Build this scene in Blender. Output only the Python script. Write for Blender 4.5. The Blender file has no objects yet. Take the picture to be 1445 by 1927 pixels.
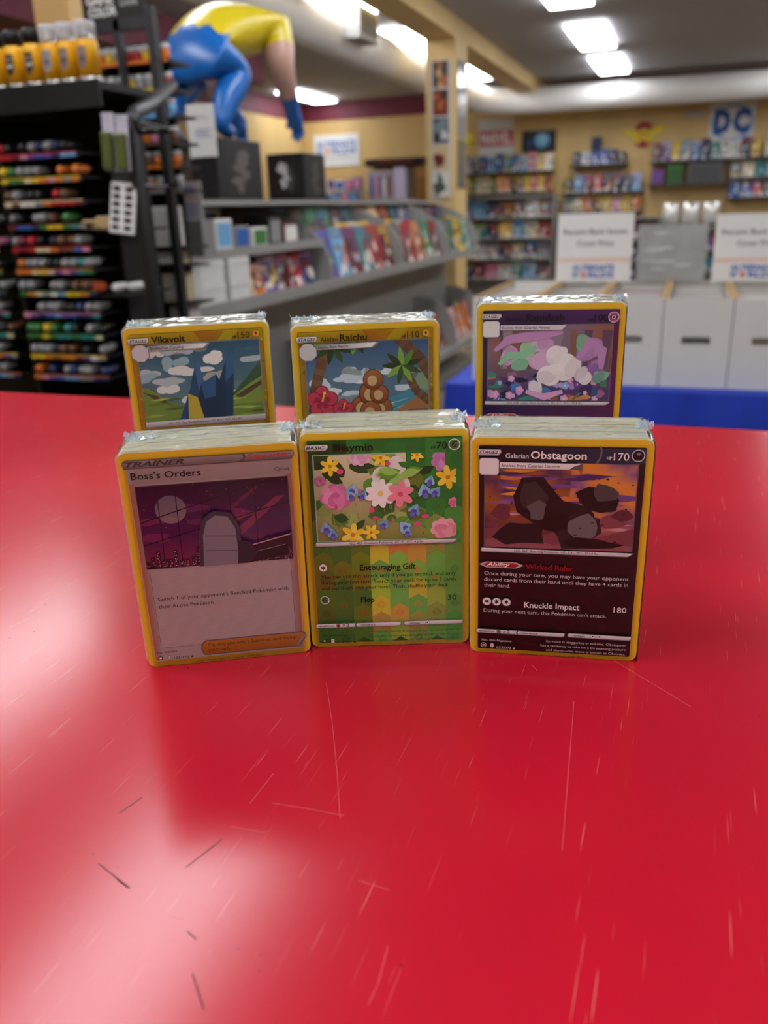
import bpy, bmesh, math, random
from mathutils import Matrix, Vector

# ------------------------------------------------------------------ camera, light, exposure
S = bpy.context.scene
COL = S.collection
CAM_H = 1.29                       # camera height, metres
FPX, PITCH, ROLL, YAW = 1555.0, math.radians(20.1), math.radians(-1.87), math.radians(20.1)
cam_d = bpy.data.cameras.new('camera'); cam = bpy.data.objects.new('camera', cam_d); COL.objects.link(cam)
cam_d.sensor_fit = 'HORIZONTAL'; cam_d.sensor_width = 36; cam_d.lens = 36 * FPX / 1445
cam.matrix_world = (Matrix.Translation((0, 0, CAM_H)) @ Matrix.Rotation(YAW, 4, 'Z') @
                    Matrix.Rotation(math.pi / 2 - PITCH, 4, 'X') @ Matrix.Rotation(ROLL, 4, 'Z'))
cam_d.clip_start = 0.01; cam_d.clip_end = 60
cam_d.dof.use_dof = True; cam_d.dof.focus_distance = 0.315; cam_d.dof.aperture_fstop = 15.0
S.camera = cam
W = bpy.data.worlds.new('world'); S.world = W; W.use_nodes = True
W.node_tree.nodes['Background'].inputs[0].default_value = (.9, .95, 1, 1)
W.node_tree.nodes['Background'].inputs[1].default_value = 0.0   # closed room: only its lamps give light
S.view_settings.view_transform = 'Standard'; S.view_settings.look = 'None'
S.view_settings.gamma = 1; S.view_settings.use_curve_mapping = False
S.view_settings.exposure = 0.48
LAMP = 8.5                        # ceiling panel emission

# ------------------------------------------------------------------ helpers
R = random.Random(7)
def lin(c):
    if isinstance(c, str):
        c = c.lstrip('#'); c = tuple(int(c[i:i + 2], 16) / 255 for i in (0, 2, 4))
    return tuple(x / 12.92 if x <= .04045 else ((x + .055) / 1.055) ** 2.4 for x in c[:3])
def mixc(a, b, t): return tuple(x + (y - x) * t for x, y in zip(lin(a) if isinstance(a, str) else a, lin(b) if isinstance(b, str) else b))
def ray(px, py):                   # photo pixel (1445 x 1927) -> direction
    v = Vector(((px - 722.5) / FPX, -(py - 963.5) / FPX, -1))
    return cam.matrix_world.to_3x3() @ v
def _at(px, py, i, k):
    d = ray(px, py); o = Vector((0, 0, CAM_H)); t = (k - o[i]) / d[i]; return o + d * t
def at_x(px, py, X): return _at(px, py, 0, X)
def at_y(px, py, Y): return _at(px, py, 1, Y)
def at_z(px, py, Z): return _at(px, py, 2, Z)

MATS = {}
def mat(name, color, rough=.5, metal=0, noise=0, scale=20, bump=0, spec=.5, bscale=None, stretch=None):
    if name in MATS: return MATS[name]
    m = bpy.data.materials.new(name); m.use_nodes = True; nt = m.node_tree; b = nt.nodes['Principled BSDF']
    c = lin(color) + (1,)
    b.inputs['Base Color'].default_value = c; b.inputs['Roughness'].default_value = rough
    b.inputs['Metallic'].default_value = metal; b.inputs['Specular IOR Level'].default_value = spec
    if noise or bump:
        tc = nt.nodes.new('ShaderNodeTexCoord'); vec = tc.outputs['Object']
        if stretch:
            mp = nt.nodes.new('ShaderNodeMapping'); mp.inputs['Scale'].default_value = stretch
            nt.links.new(vec, mp.inputs['Vector']); vec = mp.outputs['Vector']
        n = nt.nodes.new('ShaderNodeTexNoise'); n.inputs['Scale'].default_value = scale; n.inputs['Detail'].default_value = 4
        nt.links.new(vec, n.inputs['Vector'])
        if noise:
            r = nt.nodes.new('ShaderNodeValToRGB')
            r.color_ramp.elements[0].position = .3; r.color_ramp.elements[1].position = .7
            r.color_ramp.elements[0].color = tuple(x * (1 - noise) for x in c[:3]) + (1,)
            r.color_ramp.elements[1].color = tuple(min(1, x * (1 + noise)) for x in c[:3]) + (1,)
            nt.links.new(n.outputs['Fac'], r.inputs['Fac']); nt.links.new(r.outputs['Color'], b.inputs['Base Color'])
        if bump:
            n2 = n
            if bscale:
                n2 = nt.nodes.new('ShaderNodeTexNoise'); n2.inputs['Scale'].default_value = bscale
                nt.links.new(vec, n2.inputs['Vector'])
            bp = nt.nodes.new('ShaderNodeBump'); bp.inputs['Strength'].default_value = bump; bp.inputs['Distance'].default_value = .002
            nt.links.new(n2.outputs['Fac'], bp.inputs['Height']); nt.links.new(bp.outputs['Normal'], b.inputs['Normal'])
    MATS[name] = m; return m
def emis(name, color, strength):
    m = mat(name, color); b = m.node_tree.nodes['Principled BSDF']
    b.inputs['Emission Color'].default_value = lin(color) + (1,); b.inputs['Emission Strength'].default_value = strength
    return m
def printmat(name, rough, spec=.5, coat=0, grain=.05):
    m = mat(name, '#ffffff', rough, spec=spec); nt = m.node_tree; b = nt.nodes['Principled BSDF']
    a = nt.nodes.new('ShaderNodeVertexColor'); a.layer_name = 'Col'
    n = nt.nodes.new('ShaderNodeTexNoise'); n.inputs['Scale'].default_value = 900
    mr = nt.nodes.new('ShaderNodeMapRange'); mr.inputs['To Min'].default_value = 1 - grain; mr.inputs['To Max'].default_value = 1 + grain
    tc = nt.nodes.new('ShaderNodeTexCoord'); nt.links.new(tc.outputs['Object'], n.inputs['Vector'])
    mx = nt.nodes.new('ShaderNodeMix'); mx.data_type = 'RGBA'; mx.blend_type = 'MULTIPLY'; mx.inputs['Factor'].default_value = 1
    nt.links.new(n.outputs['Fac'], mr.inputs['Value']); nt.links.new(a.outputs['Color'], mx.inputs[6]); nt.links.new(mr.outputs['Result'], mx.inputs[7])
    nt.links.new(mx.outputs[2], b.inputs['Base Color']); b.inputs['Coat Weight'].default_value = coat
    return m

class MB:
    """collects shapes with a colour for each face; build() links ONE mesh object"""
    def __init__(s): s.v = []; s.f = []; s.c = []; s.smooth = []
    def poly(s, pts, col='#ffffff', sm=False):
        n = len(s.v); s.v += [tuple(p) for p in pts]; s.f.append(tuple(range(n, n + len(pts))))
        s.c.append(col if callable(col) else (lin(col) if isinstance(col, str) else col)); s.smooth.append(sm)
    def faces(s, vs, fs, col='#ffffff', sm=False):
        n = len(s.v); s.v += [tuple(p) for p in vs]; c = lin(col) if isinstance(col, str) else col
        for f in fs: s.f.append(tuple(i + n for i in f)); s.c.append(c); s.smooth.append(sm)
    def box(s, a, b, col='#ffffff', M=None):
        (x0, y0, z0), (x1, y1, z1) = a, b
        vs = [(x0,y0,z0),(x1,y0,z0),(x1,y1,z0),(x0,y1,z0),(x0,y0,z1),(x1,y0,z1),(x1,y1,z1),(x0,y1,z1)]
        if M: vs = [M @ Vector(p) for p in vs]
        s.faces(vs, [(3,2,1,0),(4,5,6,7),(0,1,5,4),(1,2,6,5),(2,3,7,6),(3,0,4,7)], col)
        return s
    def bevbox(s, a, b, r, col='#ffffff', M=None):
        bm = bmesh.new(); bmesh.ops.create_cube(bm, size=1)
        sz = [b[i] - a[i] for i in range(3)]; ce = [(b[i] + a[i]) / 2 for i in range(3)]
        for v in bm.verts: v.co = Vector([v.co[i] * sz[i] + ce[i] for i in range(3)])
        bmesh.ops.bevel(bm, geom=bm.edges[:], offset=r, segments=2, affect='EDGES', profile=.5)
        bm.verts.index_update(); vs = [(M @ v.co if M else v.co.copy()) for v in bm.verts]
        s.faces(vs, [tuple(v.index for v in f.verts) for f in bm.faces], col); bm.free(); return s
    def lathe(s, prof, n=16, col='#ffffff', M=None, cols=None):      # prof: (r, z); around z
        vs = []; fs = []; k = len(prof)
        for i in range(n):
            a = 2 * math.pi * i / n
            for r, z in prof: vs.append((r * math.cos(a), r * math.sin(a), z))
        if M: vs = [M @ Vector(p) for p in vs]
        b = len(s.v); s.v += [tuple(p) for p in vs]
        for i in range(n):
            j = (i + 1) % n
            for q in range(k - 1):
                s.f.append((b + i*k+q, b + j*k+q, b + j*k+q+1, b + i*k+q+1)); s.smooth.append(True)
                c = cols[q] if cols else col; s.c.append(lin(c) if isinstance(c, str) else c)
        for q, rev in ((0, True), (k - 1, False)):
            if prof[q][0] > 1e-6:
                f = [b + i*k+q for i in range(n)]; f = f[::-1] if rev else f
                s.f.append(tuple(f)); s.smooth.append(False); c = cols[min(q, k-2)] if cols else col; s.c.append(lin(c) if isinstance(c, str) else c)
        return s
    def tube(s, path, r, n=8, col='#ffffff', flat=1.0):
        P = [Vector(p) for p in path]; vs = []; fs = []
        up = Vector((0, 0, 1))
        for i, p in enumerate(P):
            d = (P[min(i+1, len(P)-1)] - P[max(i-1, 0)]).normalized()
            u = d.cross(up) if abs(d.dot(up)) < .95 else d.cross(Vector((0, 1, 0))); u.normalize(); w = u.cross(d).normalized()
            rr = r[i] if isinstance(r, (list, tuple)) else r
            for k in range(n):
                a = 2 * math.pi * k / n; vs.append(p + u * math.cos(a) * rr + w * math.sin(a) * rr * flat)
        for i in range(len(P) - 1):
            for k in range(n):
                q = (k + 1) % n; fs.append((i*n+k, i*n+q, (i+1)*n+q, (i+1)*n+k))
        fs.append(tuple(range(n))[::-1]); fs.append(tuple(range((len(P)-1)*n, len(P)*n)))
        s.faces(vs, fs, col, True); return s
    def mesh(s, name):
        me = bpy.data.meshes.new(name); me.from_pydata(s.v, [], s.f)
        ca = me.color_attributes.new('Col', 'FLOAT_COLOR', 'CORNER'); data = []
        for f, c in zip(s.f, s.c):
            for i in f:
                data += (list(c(s.v[i])) if callable(c) else list(c)) + [1.0]
        ca.data.foreach_set('color', data)
        me.polygons.foreach_set('use_smooth', s.smooth); me.update(); return me
    def build(s, name, m, parent=None, loc=None, rot=None):
        return put(name, s.mesh(name), m, parent, loc, rot)
def put(name, me, m, parent=None, loc=None, rot=None):
    if m and not me.materials: me.materials.append(m)
    o = bpy.data.objects.new(name, me); COL.objects.link(o); o.parent = parent
    if loc is not None: o.location = loc
    if rot is not None: o.rotation_euler = rot
    return o
def empty(name, loc=(0, 0, 0), rot=(0, 0, 0)):
    o = bpy.data.objects.new(name, None); COL.objects.link(o); o.location = loc; o.rotation_euler = rot; o.empty_display_size = .05
    return o
def tag(o, label, cat, group=None):
    o['label'] = label; o['category'] = cat
    if group: o['group'] = group
    return o
def struct(o, label=None):
    o['kind'] = 'structure'
    if label: o['label'] = label
    return o
def copy_tree(o, parent=None):
    c = o.copy(); COL.objects.link(c); c.parent = parent
    for ch in o.children: copy_tree(ch, c)
    return c
ORD = ['zeroth', 'first', 'second', 'third', 'fourth', 'fifth', 'sixth', 'seventh', 'eighth', 'ninth', 'tenth', 'eleventh', 'twelfth', 'thirteenth', 'fourteenth']
ORD += [str(k) + 'th' for k in range(15, 30)]

# flat print (cards, signs, covers)
PRINT = printmat('card_print', .38, .4, .15, .04)
PAPER = printmat('paper_print', .45, .35)
_TX = {}
def text_geo(body, bold=0, italic=0):
    k = (body, bold, italic)
    if k not in _TX:
        cu = bpy.data.curves.new('t', 'FONT'); cu.body = body; cu.size = 1; cu.resolution_u = 2; cu.offset = bold; cu.shear = italic
        o = bpy.data.objects.new('t', cu); me = bpy.data.meshes.new_from_object(o)
        vs = [(v.co.x, v.co.y) for v in me.vertices]; fs = [tuple(p.vertices) for p in me.polygons]
        bpy.data.objects.remove(o); bpy.data.curves.remove(cu); bpy.data.meshes.remove(me); _TX[k] = (vs, fs)
    return _TX[k]
_hv = text_geo('H')[0]; CAP = max(y for x, y in _hv) - min(y for x, y in _hv)

class Print(MB):
    """flat printed layers in millimetres: x right, y up; each layer a hair above the one before"""
    def __init__(s, z0=0.02, step=0.002):
        super().__init__(); s.z = z0; s.step = step; s.clip = None
    def add(s, pts, col):
        if s.clip: pts = clip_rect(pts, *s.clip)
        if len(pts) < 3: return
        s.z += s.step
        if callable(col):
            f = col; c = (lambda v: f(v[0], v[1]))
            s.poly([(x, y, s.z) for x, y in pts], c)
        else: s.poly([(x, y, s.z) for x, y in pts], col)
    def rect(s, x0, y0, x1, y1, col): s.add([(x0, y0), (x1, y0), (x1, y1), (x0, y1)], col)
    def rrect(s, x0, y0, x1, y1, r, col, n=4):
        pts = []
        for cx, cy, a in ((x1-r, y1-r, 0), (x0+r, y1-r, 90), (x0+r, y0+r, 180), (x1-r, y0+r, 270)):
            for k in range(n + 1):
                t = math.radians(a + 90 * k / n); pts.append((cx + r*math.cos(t), cy + r*math.sin(t)))
        s.add(pts, col)
    def ell(s, cx, cy, rx, ry=None, col='#fff', n=20, rot=0):
        ry = rx if ry is None else ry; pts = []; cr, sr = math.cos(rot), math.sin(rot)
        for k in range(n):
            t = 2*math.pi*k/n; x, y = rx*math.cos(t), ry*math.sin(t); pts.append((cx + x*cr - y*sr, cy + x*sr + y*cr))
        s.add(pts, col)
    def star(s, cx, cy, r, r2, n, col, rot=math.pi/2):
        s.add([(cx + (r if k % 2 == 0 else r2)*math.cos(rot + math.pi*k/n), cy + (r if k % 2 == 0 else r2)*math.sin(rot + math.pi*k/n)) for k in range(2*n)], col)
    def line(s, x0, y0, x1, y1, w, col):
        d = math.hypot(x1-x0, y1-y0) or 1; nx, ny = -(y1-y0)/d*w/2, (x1-x0)/d*w/2
        s.add([(x0+nx, y0+ny), (x0-nx, y0-ny), (x1-nx, y1-ny), (x1+nx, y1+ny)], col)
    def text(s, body, x, y, w, h, col, bold=0, italic=0, right=False):
        vs, fs = text_geo(body, bold, italic)
        if not vs: return
        x0 = min(p[0] for p in vs); x1 = max(p[0] for p in vs); sx = w / (x1 - x0); sy = h / CAP
        if right: x -= w
        s.z += s.step
        s.faces([(x + (p[0]-x0)*sx, y + p[1]*sy, s.z) for p in vs], fs, col)
    def flower(s, cx, cy, r, n, col, ccol, wid=.45, rot=0, col2=None):
        for k in range(n):
            a = rot + 2*math.pi*k/n
            s.ell(cx + .55*r*math.cos(a), cy + .55*r*math.sin(a), .5*r, wid*r, col if k % 2 == 0 or not col2 else col2, 12, a)
        s.ell(cx, cy, .2*r, None, ccol, 10)
    def leaf(s, cx, cy, l, w, rot, col):
        pts = []
        for k in range(9): t = k/8; pts.append((l*(t-.5), w*math.sin(math.pi*t)))
        for k in range(7, 0, -1): t = k/8; pts.append((l*(t-.5), -w*math.sin(math.pi*t)))
        c, d = math.cos(rot), math.sin(rot); s.add([(cx + x*c - y*d, cy + x*d + y*c) for x, y in pts], col)
    def cloud(s, cx, cy, w, h, col, rnd):
        for k in range(6):
            s.ell(cx + rnd.uniform(-.45, .45)*w, cy + rnd.uniform(-.3, .3)*h, rnd.uniform(.18, .3)*w, rnd.uniform(.25, .45)*h, col, 14)
    def blob(s, cx, cy, rx, ry, col, rnd, n=11, j=.25, rot=0):
        pts = []
        for k in range(n):
            t = 2*math.pi*k/n; q = 1 + rnd.uniform(-j, j); x, y = rx*q*math.cos(t), ry*q*math.sin(t)
            pts.append((cx + x*math.cos(rot) - y*math.sin(rot), cy + x*math.sin(rot) + y*math.cos(rot)))
        s.add(pts, col)
def clip_rect(pts, x0, y0, x1, y1):
    for ax, k, sg in ((0, x0, 1), (0, x1, -1), (1, y0, 1), (1, y1, -1)):
        out = []
        for i in range(len(pts)):
            a, b = pts[i-1], pts[i]; ia, ib = (a[ax]-k)*sg >= 0, (b[ax]-k)*sg >= 0
            if ia != ib:
                t = (k - a[ax]) / (b[ax] - a[ax]); out.append((a[0] + (b[0]-a[0])*t, a[1] + (b[1]-a[1])*t))
            if ib: out.append(b)
        pts = out
        if len(pts) < 3: return []
    return pts
def grad(c0, c1, y0, y1):
    a, b = lin(c0), lin(c1)
    return lambda x, y: tuple(p + (q - p) * min(1, max(0, (y - y0) / (y1 - y0))) for p, q in zip(a, b))
def gradx(c0, c1, x0, x1):
    a, b = lin(c0), lin(c1)
    return lambda x, y: tuple(p + (q - p) * min(1, max(0, (x - x0) / (x1 - x0))) for p, q in zip(a, b))
def _pmesh(s, name):
    me = MB.mesh(s, name); me.transform(Matrix.Scale(.001, 4)); return me
Print.mesh = _pmesh

# ------------------------------------------------------------------ the setting
XL, XR, YB, YN, ZC = -5.45, 4.6, 12.0, -3.6, 2.74
carpet = mat('carpet', '#7d6f60', .95, noise=.25, scale=60, bump=.4, bscale=400)
struct(MB().box((XL-.1, YN-.1, -.05), (XR+.1, YB+.1, 0)).build('floor', carpet), 'brown-grey shop carpet')
ceil_m = mat('ceiling_paint', '#b2b1b4', .85, noise=.03, scale=3)
struct(MB().box((XL-.1, YN-.1, ZC), (XR+.1, YB+.1, ZC+.05)).build('ceiling', ceil_m), 'plain off-white ceiling')
tan = mat('tan_wall', '#dcbc7e', .6, noise=.05, scale=2)
tan_slat = mat('tan_slat', '#d9b878', .5, noise=.06, scale=3)
groove = tan_slat                      # same board; the grooves are dark only by their own shade
maroon = mat('maroon_paint', '#6f2338', .6, noise=.05, scale=2)
struct(MB().box((XR, YN, 0), (XR+.1, YB, ZC)).build('wall_right', tan))
struct(MB().box((XL, YN-.1, 0), (XR, YN, ZC)).build('wall_front', tan))
def slat_wall(name, a, b, axis):
    w = struct(MB().box(a, b).build(name, groove), 'tan slatwall with horizontal grooves')
    z = .02; k = 0; me = None
    while z < 2.47:
        if axis == 'Y': g = ((XL, YB-.018, 0), (XR, YB+.001, .068))
        else: g = ((XL-.001, YN, 0), (XL+.018, YB-.018, .068))
        if me is None: me = MB().box(*g).mesh('slat')
        put('slat', me, tan_slat, w, (0, 0, z)); z += .0762
    return w
slat_wall('wall_back', (XL, YB, 0), (XR, YB+.1, ZC), 'Y')
slat_wall('wall_left', (XL-.1, YN, 0), (XL, YB, ZC), 'X')
struct(MB().box((XL, YB-.03, 2.5), (XR, YB+.002, ZC)).build('trim_1', maroon), 'maroon band along the top of the back wall')
struct(MB().box((XL-.002, YN, 2.5), (XL+.03, YB-.03, ZC)).build('trim_2', maroon), 'maroon band along the top of the left wall')
struct(MB().box((-4.35, YN, 2.44), (-3.95, 7.9, ZC)).build('trim_3', maroon), 'maroon painted bulkhead under the ceiling')
# tan ceiling beam and column
struct(MB().box((-2.22, YN, 2.59), (-1.96, YB-.03, ZC)).build('trim_4', tan), 'tan boxed ceiling beam')
col_o = struct(MB().box((-2.22, 7.42, 0), (-1.96, 7.80, 2.59)).build('trim_5', tan), 'tan square column under the ceiling beam')

# round air ducts
duct_m = mat('duct_paint', '#eceae6', .38, metal=.0, noise=.04, scale=2)
du = empty('air_duct', (-2.6, 6, 2.36)); tag(du, 'round white air duct running along the beam and turning along the back wall', 'duct')
inv = Matrix.Translation((2.6, -6, -2.36))
m = MB()
path = [(-2.6, YN+.02, 2.505), (-2.6, 10.7, 2.505)] + [(-2.6+.7*(1-math.cos(t)), 10.7+.7*math.sin(t), 2.505) for t in [math.pi/2*k/6 for k in range(1, 7)]] + [(XR-.02, 11.4, 2.505)]
m.tube([inv @ Vector(p) for p in path], .15, 20); m.build('duct_pipe', duct_m, du)
for y in (-1, 1.4, 3.8, 6.9, 9.3):
    MB().tube([inv @ Vector((-2.6, y, 2.505)), inv @ Vector((-2.6, y+.04, 2.505))], .156, 20).build('joint_band', duct_m, du)
for x in (-1.0, 1.1, 3.0):
    MB().tube([inv @ Vector((x, 11.4, 2.505)), inv @ Vector((x+.04, 11.4, 2.505))], .156, 20).build('joint_band', duct_m, du)
rg = MB().box((-.13, 0, 0), (.13, .38, .2)).build('register_box', mat('register_grey', '#a9a8a4', .5, noise=.03), du, (.14, .2, .08))
for k in range(6): MB().box((.13, .03+k*.056, .03), (.137, .05+k*.056, .17)).build('louver', mat('louver_dark', '#5c5a57', .6), rg)

# ceiling lights
lens_m = emis('light_lens', '#f6f9ff', LAMP); house_m = mat('light_housing', '#e8e8e6', .4, noise=.02)
def light_proto():
    t = empty('ceiling_light')
    MB().bevbox((-.15, -.6, -.012), (.15, .6, -.001), .004).build('housing', house_m, t)
    MB().bevbox((-.165, -.61, -.042), (.165, .61, -.0125), .012).build('lens', lens_m, t)
    return t
def in_frame(X, Y):                     # does any corner of a panel fall inside the photograph's frame?
    M = cam.matrix_world.inverted()
    for dx in (-.165, 0, .165):
        for dy in (-.61, -.3, 0, .3, .61):
            v = M @ Vector((X+dx, Y+dy, ZC-.04))
            if v.z < -.1:
                px, py = 722.5 - FPX*v.x/v.z, 963.5 + FPX*v.y/v.z
                if -5 < px < 1450 and -5 < py < 1932: return True
    return False
# the photo shows three lamps of the row right of the beam, lit spots of a row over the duct, one lamp by the left wall and the glow
# of a row past its right edge; the rows run on at the same spacing towards the counter (one of them mirrors in the red laminate)
lp = light_proto(); nl = 0
for X, ys, where in ((-1.03, (-2.15, -.35, 1.45, 3.2, 5.0, 6.75, 8.75, 10.55), 'in the row right of the tan beam'),
                     (-2.55, (-1.8, .2, 2.2, 4.2, 6.2, 8.2, 10.2), 'in the row over the air duct'),
                     (-4.95, (11.1,), 'by the left wall'),
                     (1.2, (-2.15, -.35, 1.45, 3.2, 5.0, 6.75, 8.75, 10.55), 'in the row over the long boxes')):
    for j, Y in enumerate(ys):
        o = lp if nl == 0 else copy_tree(lp); nl += 1; x = X - (.16 if X == -1.03 and Y == 1.45 else 0); o.location = (x, Y, ZC)
        if not in_frame(x, Y):
            o.name = 'ceiling_light_offscreen'
            for ch in o.children:
                if ch.name.startswith('lens'): ch.name = 'lens_offscreen'
        tag(o, f'{ORD[len(ys)-j]} white ceiling light from the back wall ' + where, 'ceiling light', 'ceiling lights')

# ------------------------------------------------------------------ red counter
def red_laminate():
    m = mat('red_laminate', '#cf1730', .36); nt = m.node_tree; b = nt.nodes['Principled BSDF']; N = nt.nodes.new; Lk = nt.links.new
    tc = N('ShaderNodeTexCoord')
    def node(kind, **k):
        n = N(kind)
        for a, v in k.items(): n.inputs[a].default_value = v
        return n
    def scratch(rot, sc, lo, hi, seed):
        mp = N('ShaderNodeMapping'); mp.inputs['Rotation'].default_value = (0, 0, rot); mp.inputs['Scale'].default_value = sc; mp.inputs['Location'].default_value = (seed, seed*.7, 0)
        Lk(tc.outputs['Object'], mp.inputs['Vector'])
        n = node('ShaderNodeTexNoise', Scale=1.0, Detail=0.0); Lk(mp.outputs['Vector'], n.inputs['Vector'])
        r = N('ShaderNodeMapRange'); r.inputs['From Min'].default_value = lo; r.inputs['From Max'].default_value = hi; Lk(n.outputs['Fac'], r.inputs['Value'])
        return r.outputs['Result']
    outs = [scratch(.5, (2600, 30, 1), .83, .90, 3), scratch(-.9, (2400, 40, 1), .83, .9, 11), scratch(1.5, (2800, 24, 1), .83, .9, 23), scratch(2.4, (2500, 36, 1), .83, .9, 37)]
    acc = outs[0]
    for o in outs[1:]:
        mx = N('ShaderNodeMath'); mx.operation = 'MAXIMUM'; Lk(acc, mx.inputs[0]); Lk(o, mx.inputs[1]); acc = mx.outputs[0]
    big = node('ShaderNodeTexNoise', Scale=7.0, Detail=6.0); Lk(tc.outputs['Object'], big.inputs['Vector'])
    cr = N('ShaderNodeValToRGB'); cr.color_ramp.elements[0].position = .3; cr.color_ramp.elements[1].position = .75
    cr.color_ramp.elements[0].color = lin('#c01129') + (1,); cr.color_ramp.elements[1].color = lin('#cb172f') + (1,); Lk(big.outputs['Fac'], cr.inputs['Fac'])
    mix = N('ShaderNodeMix'); mix.data_type = 'RGBA'; Lk(acc, mix.inputs['Factor']); Lk(cr.outputs['Color'], mix.inputs[6]); mix.inputs[7].default_value = lin('#e0807c') + (1,)
    sp = node('ShaderNodeTexNoise', Scale=520.0, Detail=0.0); Lk(tc.outputs['Object'], sp.inputs['Vector'])
    sr = N('ShaderNodeMapRange'); sr.inputs['From Min'].default_value = .88; sr.inputs['From Max'].default_value = .92; Lk(sp.outputs['Fac'], sr.inputs['Value'])
    mix2 = N('ShaderNodeMix'); mix2.data_type = 'RGBA'; Lk(sr.outputs['Result'], mix2.inputs['Factor']); Lk(mix.outputs[2], mix2.inputs[6]); mix2.inputs[7].default_value = lin('#5a1a1c') + (1,)
    Lk(mix2.outputs[2], b.inputs['Base Color'])
    fine = node('ShaderNodeTexNoise', Scale=9.0, Detail=3.0); Lk(tc.outputs['Object'], fine.inputs['Vector'])
    rr = N('ShaderNodeMapRange'); rr.inputs['From Min'].default_value = .3; rr.inputs['From Max'].default_value = .75; rr.inputs['To Min'].default_value = .23; rr.inputs['To Max'].default_value = .29
    Lk(fine.outputs['Fac'], rr.inputs['Value']); b.inputs['Roughness'].default_value = .2
    grain = node('ShaderNodeTexNoise', Scale=900.0, Detail=2.0); Lk(tc.outputs['Object'], grain.inputs['Vector'])
    bp = N('ShaderNodeBump'); bp.inputs['Strength'].default_value = .05; bp.inputs['Distance'].default_value = .0004; Lk(grain.outputs['Fac'], bp.inputs['Height']); Lk(bp.outputs['Normal'], b.inputs['Normal'])
    return m
ZT = CAM_H - .165                     # counter top height
ctr = empty('sales_counter', (0, .3, 0)); tag(ctr, 'red laminate shop counter carrying the wrapped card stacks', 'counter')
red = red_laminate()
MB().bevbox((-2.2, -.42, ZT-.04), (2.2, .367, ZT), .003).build('counter_top', red, ctr)
MB().box((-2.15, -.38, .1), (2.15, .33, ZT-.04)).build('counter_body', mat('counter_body', '#3a3636', .6, noise=.1), ctr)
MB().box((-2.1, -.33, 0), (2.1, .28, .1)).build('toe_kick', mat('toe_kick', '#1d1b1b', .7, noise=.1), ctr)
# long hand-made scratches and marks that the photo shows on the laminate
sm = mat('scratch_pale', '#dc6a66', .5, noise=.2, scale=300); dk = mat('scuff_dark', '#4c1416', .6, noise=.2, scale=300)
def scratchline(pix, w, m_):
    P = [at_z(x, y, ZT) - Vector((0, .3, 0)) for x, y in pix]; b = MB()
    for p, q in zip(P, P[1:]):
        d = (q - p).normalized(); n = Vector((-d.y, d.x, 0)) * w/2
        z = Vector((0, 0, .00002)); b.poly([p-n+z, q-n+z, q+n+z, p+n+z])
    o = b.build('scratch', m_, ctr); return o
for pix in ([(614,1285),(625,1360),(634,1450),(640,1540)], [(1080,1320),(1068,1470),(1058,1600)], [(512,1511),(580,1522),(648,1535)], [(470,1512),(515,1455)], [(730,1780),(712,1850),(693,1890)], [(676,1657),(732,1675)], [(434,1556),(500,1567)], [(20,1180),(62,1160)], [(1150,1240),(1300,1330)], [(1000,1250),(1010,1262)], [(312,1721),(350,1732)]):
    scratchline(pix, .00014, sm)
for pix in ([(362,1832),(372,1862),(384,1900)], [(185,1625),(245,1672)], [(220,1655),(240,1670)], [(352,1752),(370,1768)], [(350,1632),(418,1580)], [(268,1500),(225,1530)]):
    scratchline(pix, .00035, dk)

# ------------------------------------------------------------------ wrapped trading card stacks
CW, CH = 63.0, 88.0
def rr_pts(w, h, r, n=5):
    pts = []
    for cx, cy, a in ((w-r, h-r, 0), (r, h-r, 90), (r, r, 180), (w-r, r, 270)):
        for k in range(n+1):
            t = math.radians(a + 90*k/n); pts.append((cx + r*math.cos(t) - w/2, cy + r*math.sin(t)))
    return pts
def film_material():
    m = bpy.data.materials.new('clear_film'); m.use_nodes = True; nt = m.node_tree; nt.nodes.clear(); N = nt.nodes.new
    out = N('ShaderNodeOutputMaterial'); tr = N('ShaderNodeBsdfTransparent'); gl = N('ShaderNodeBsdfGlossy'); mx = N('ShaderNodeMixShader')
    gl.inputs['Roughness'].default_value = .13; tr.inputs['Color'].default_value = (.97, .98, .98, 1)
    fr = N('ShaderNodeFresnel'); fr.inputs['IOR'].default_value = 1.36
    tc = N('ShaderNodeTexCoord'); n = N('ShaderNodeTexNoise'); n.inputs['Scale'].default_value = 160; n.inputs['Detail'].default_value = 3
    mp = N('ShaderNodeMapping'); mp.inputs['Scale'].default_value = (.35, 1, 1); nt.links.new(tc.outputs['Object'], mp.inputs['Vector']); nt.links.new(mp.outputs['Vector'], n.inputs['Vector'])
    bp = N('ShaderNodeBump'); bp.inputs['Strength'].default_value = .35; bp.inputs['Distance'].default_value = .001
    nt.links.new(n.outputs['Fac'], bp.inputs['Height']); nt.links.new(bp.outputs['Normal'], gl.inputs['Normal']); nt.links.new(bp.outputs['Normal'], fr.inputs['Normal'])
    nt.links.new(fr.outputs['Fac'], mx.inputs['Fac']); nt.links.new(tr.outputs['BSDF'], mx.inputs[1]); nt.links.new(gl.outputs['BSDF'], mx.inputs[2]); nt.links.new(mx.outputs['Shader'], out.inputs['Surface'])
    return m
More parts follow.
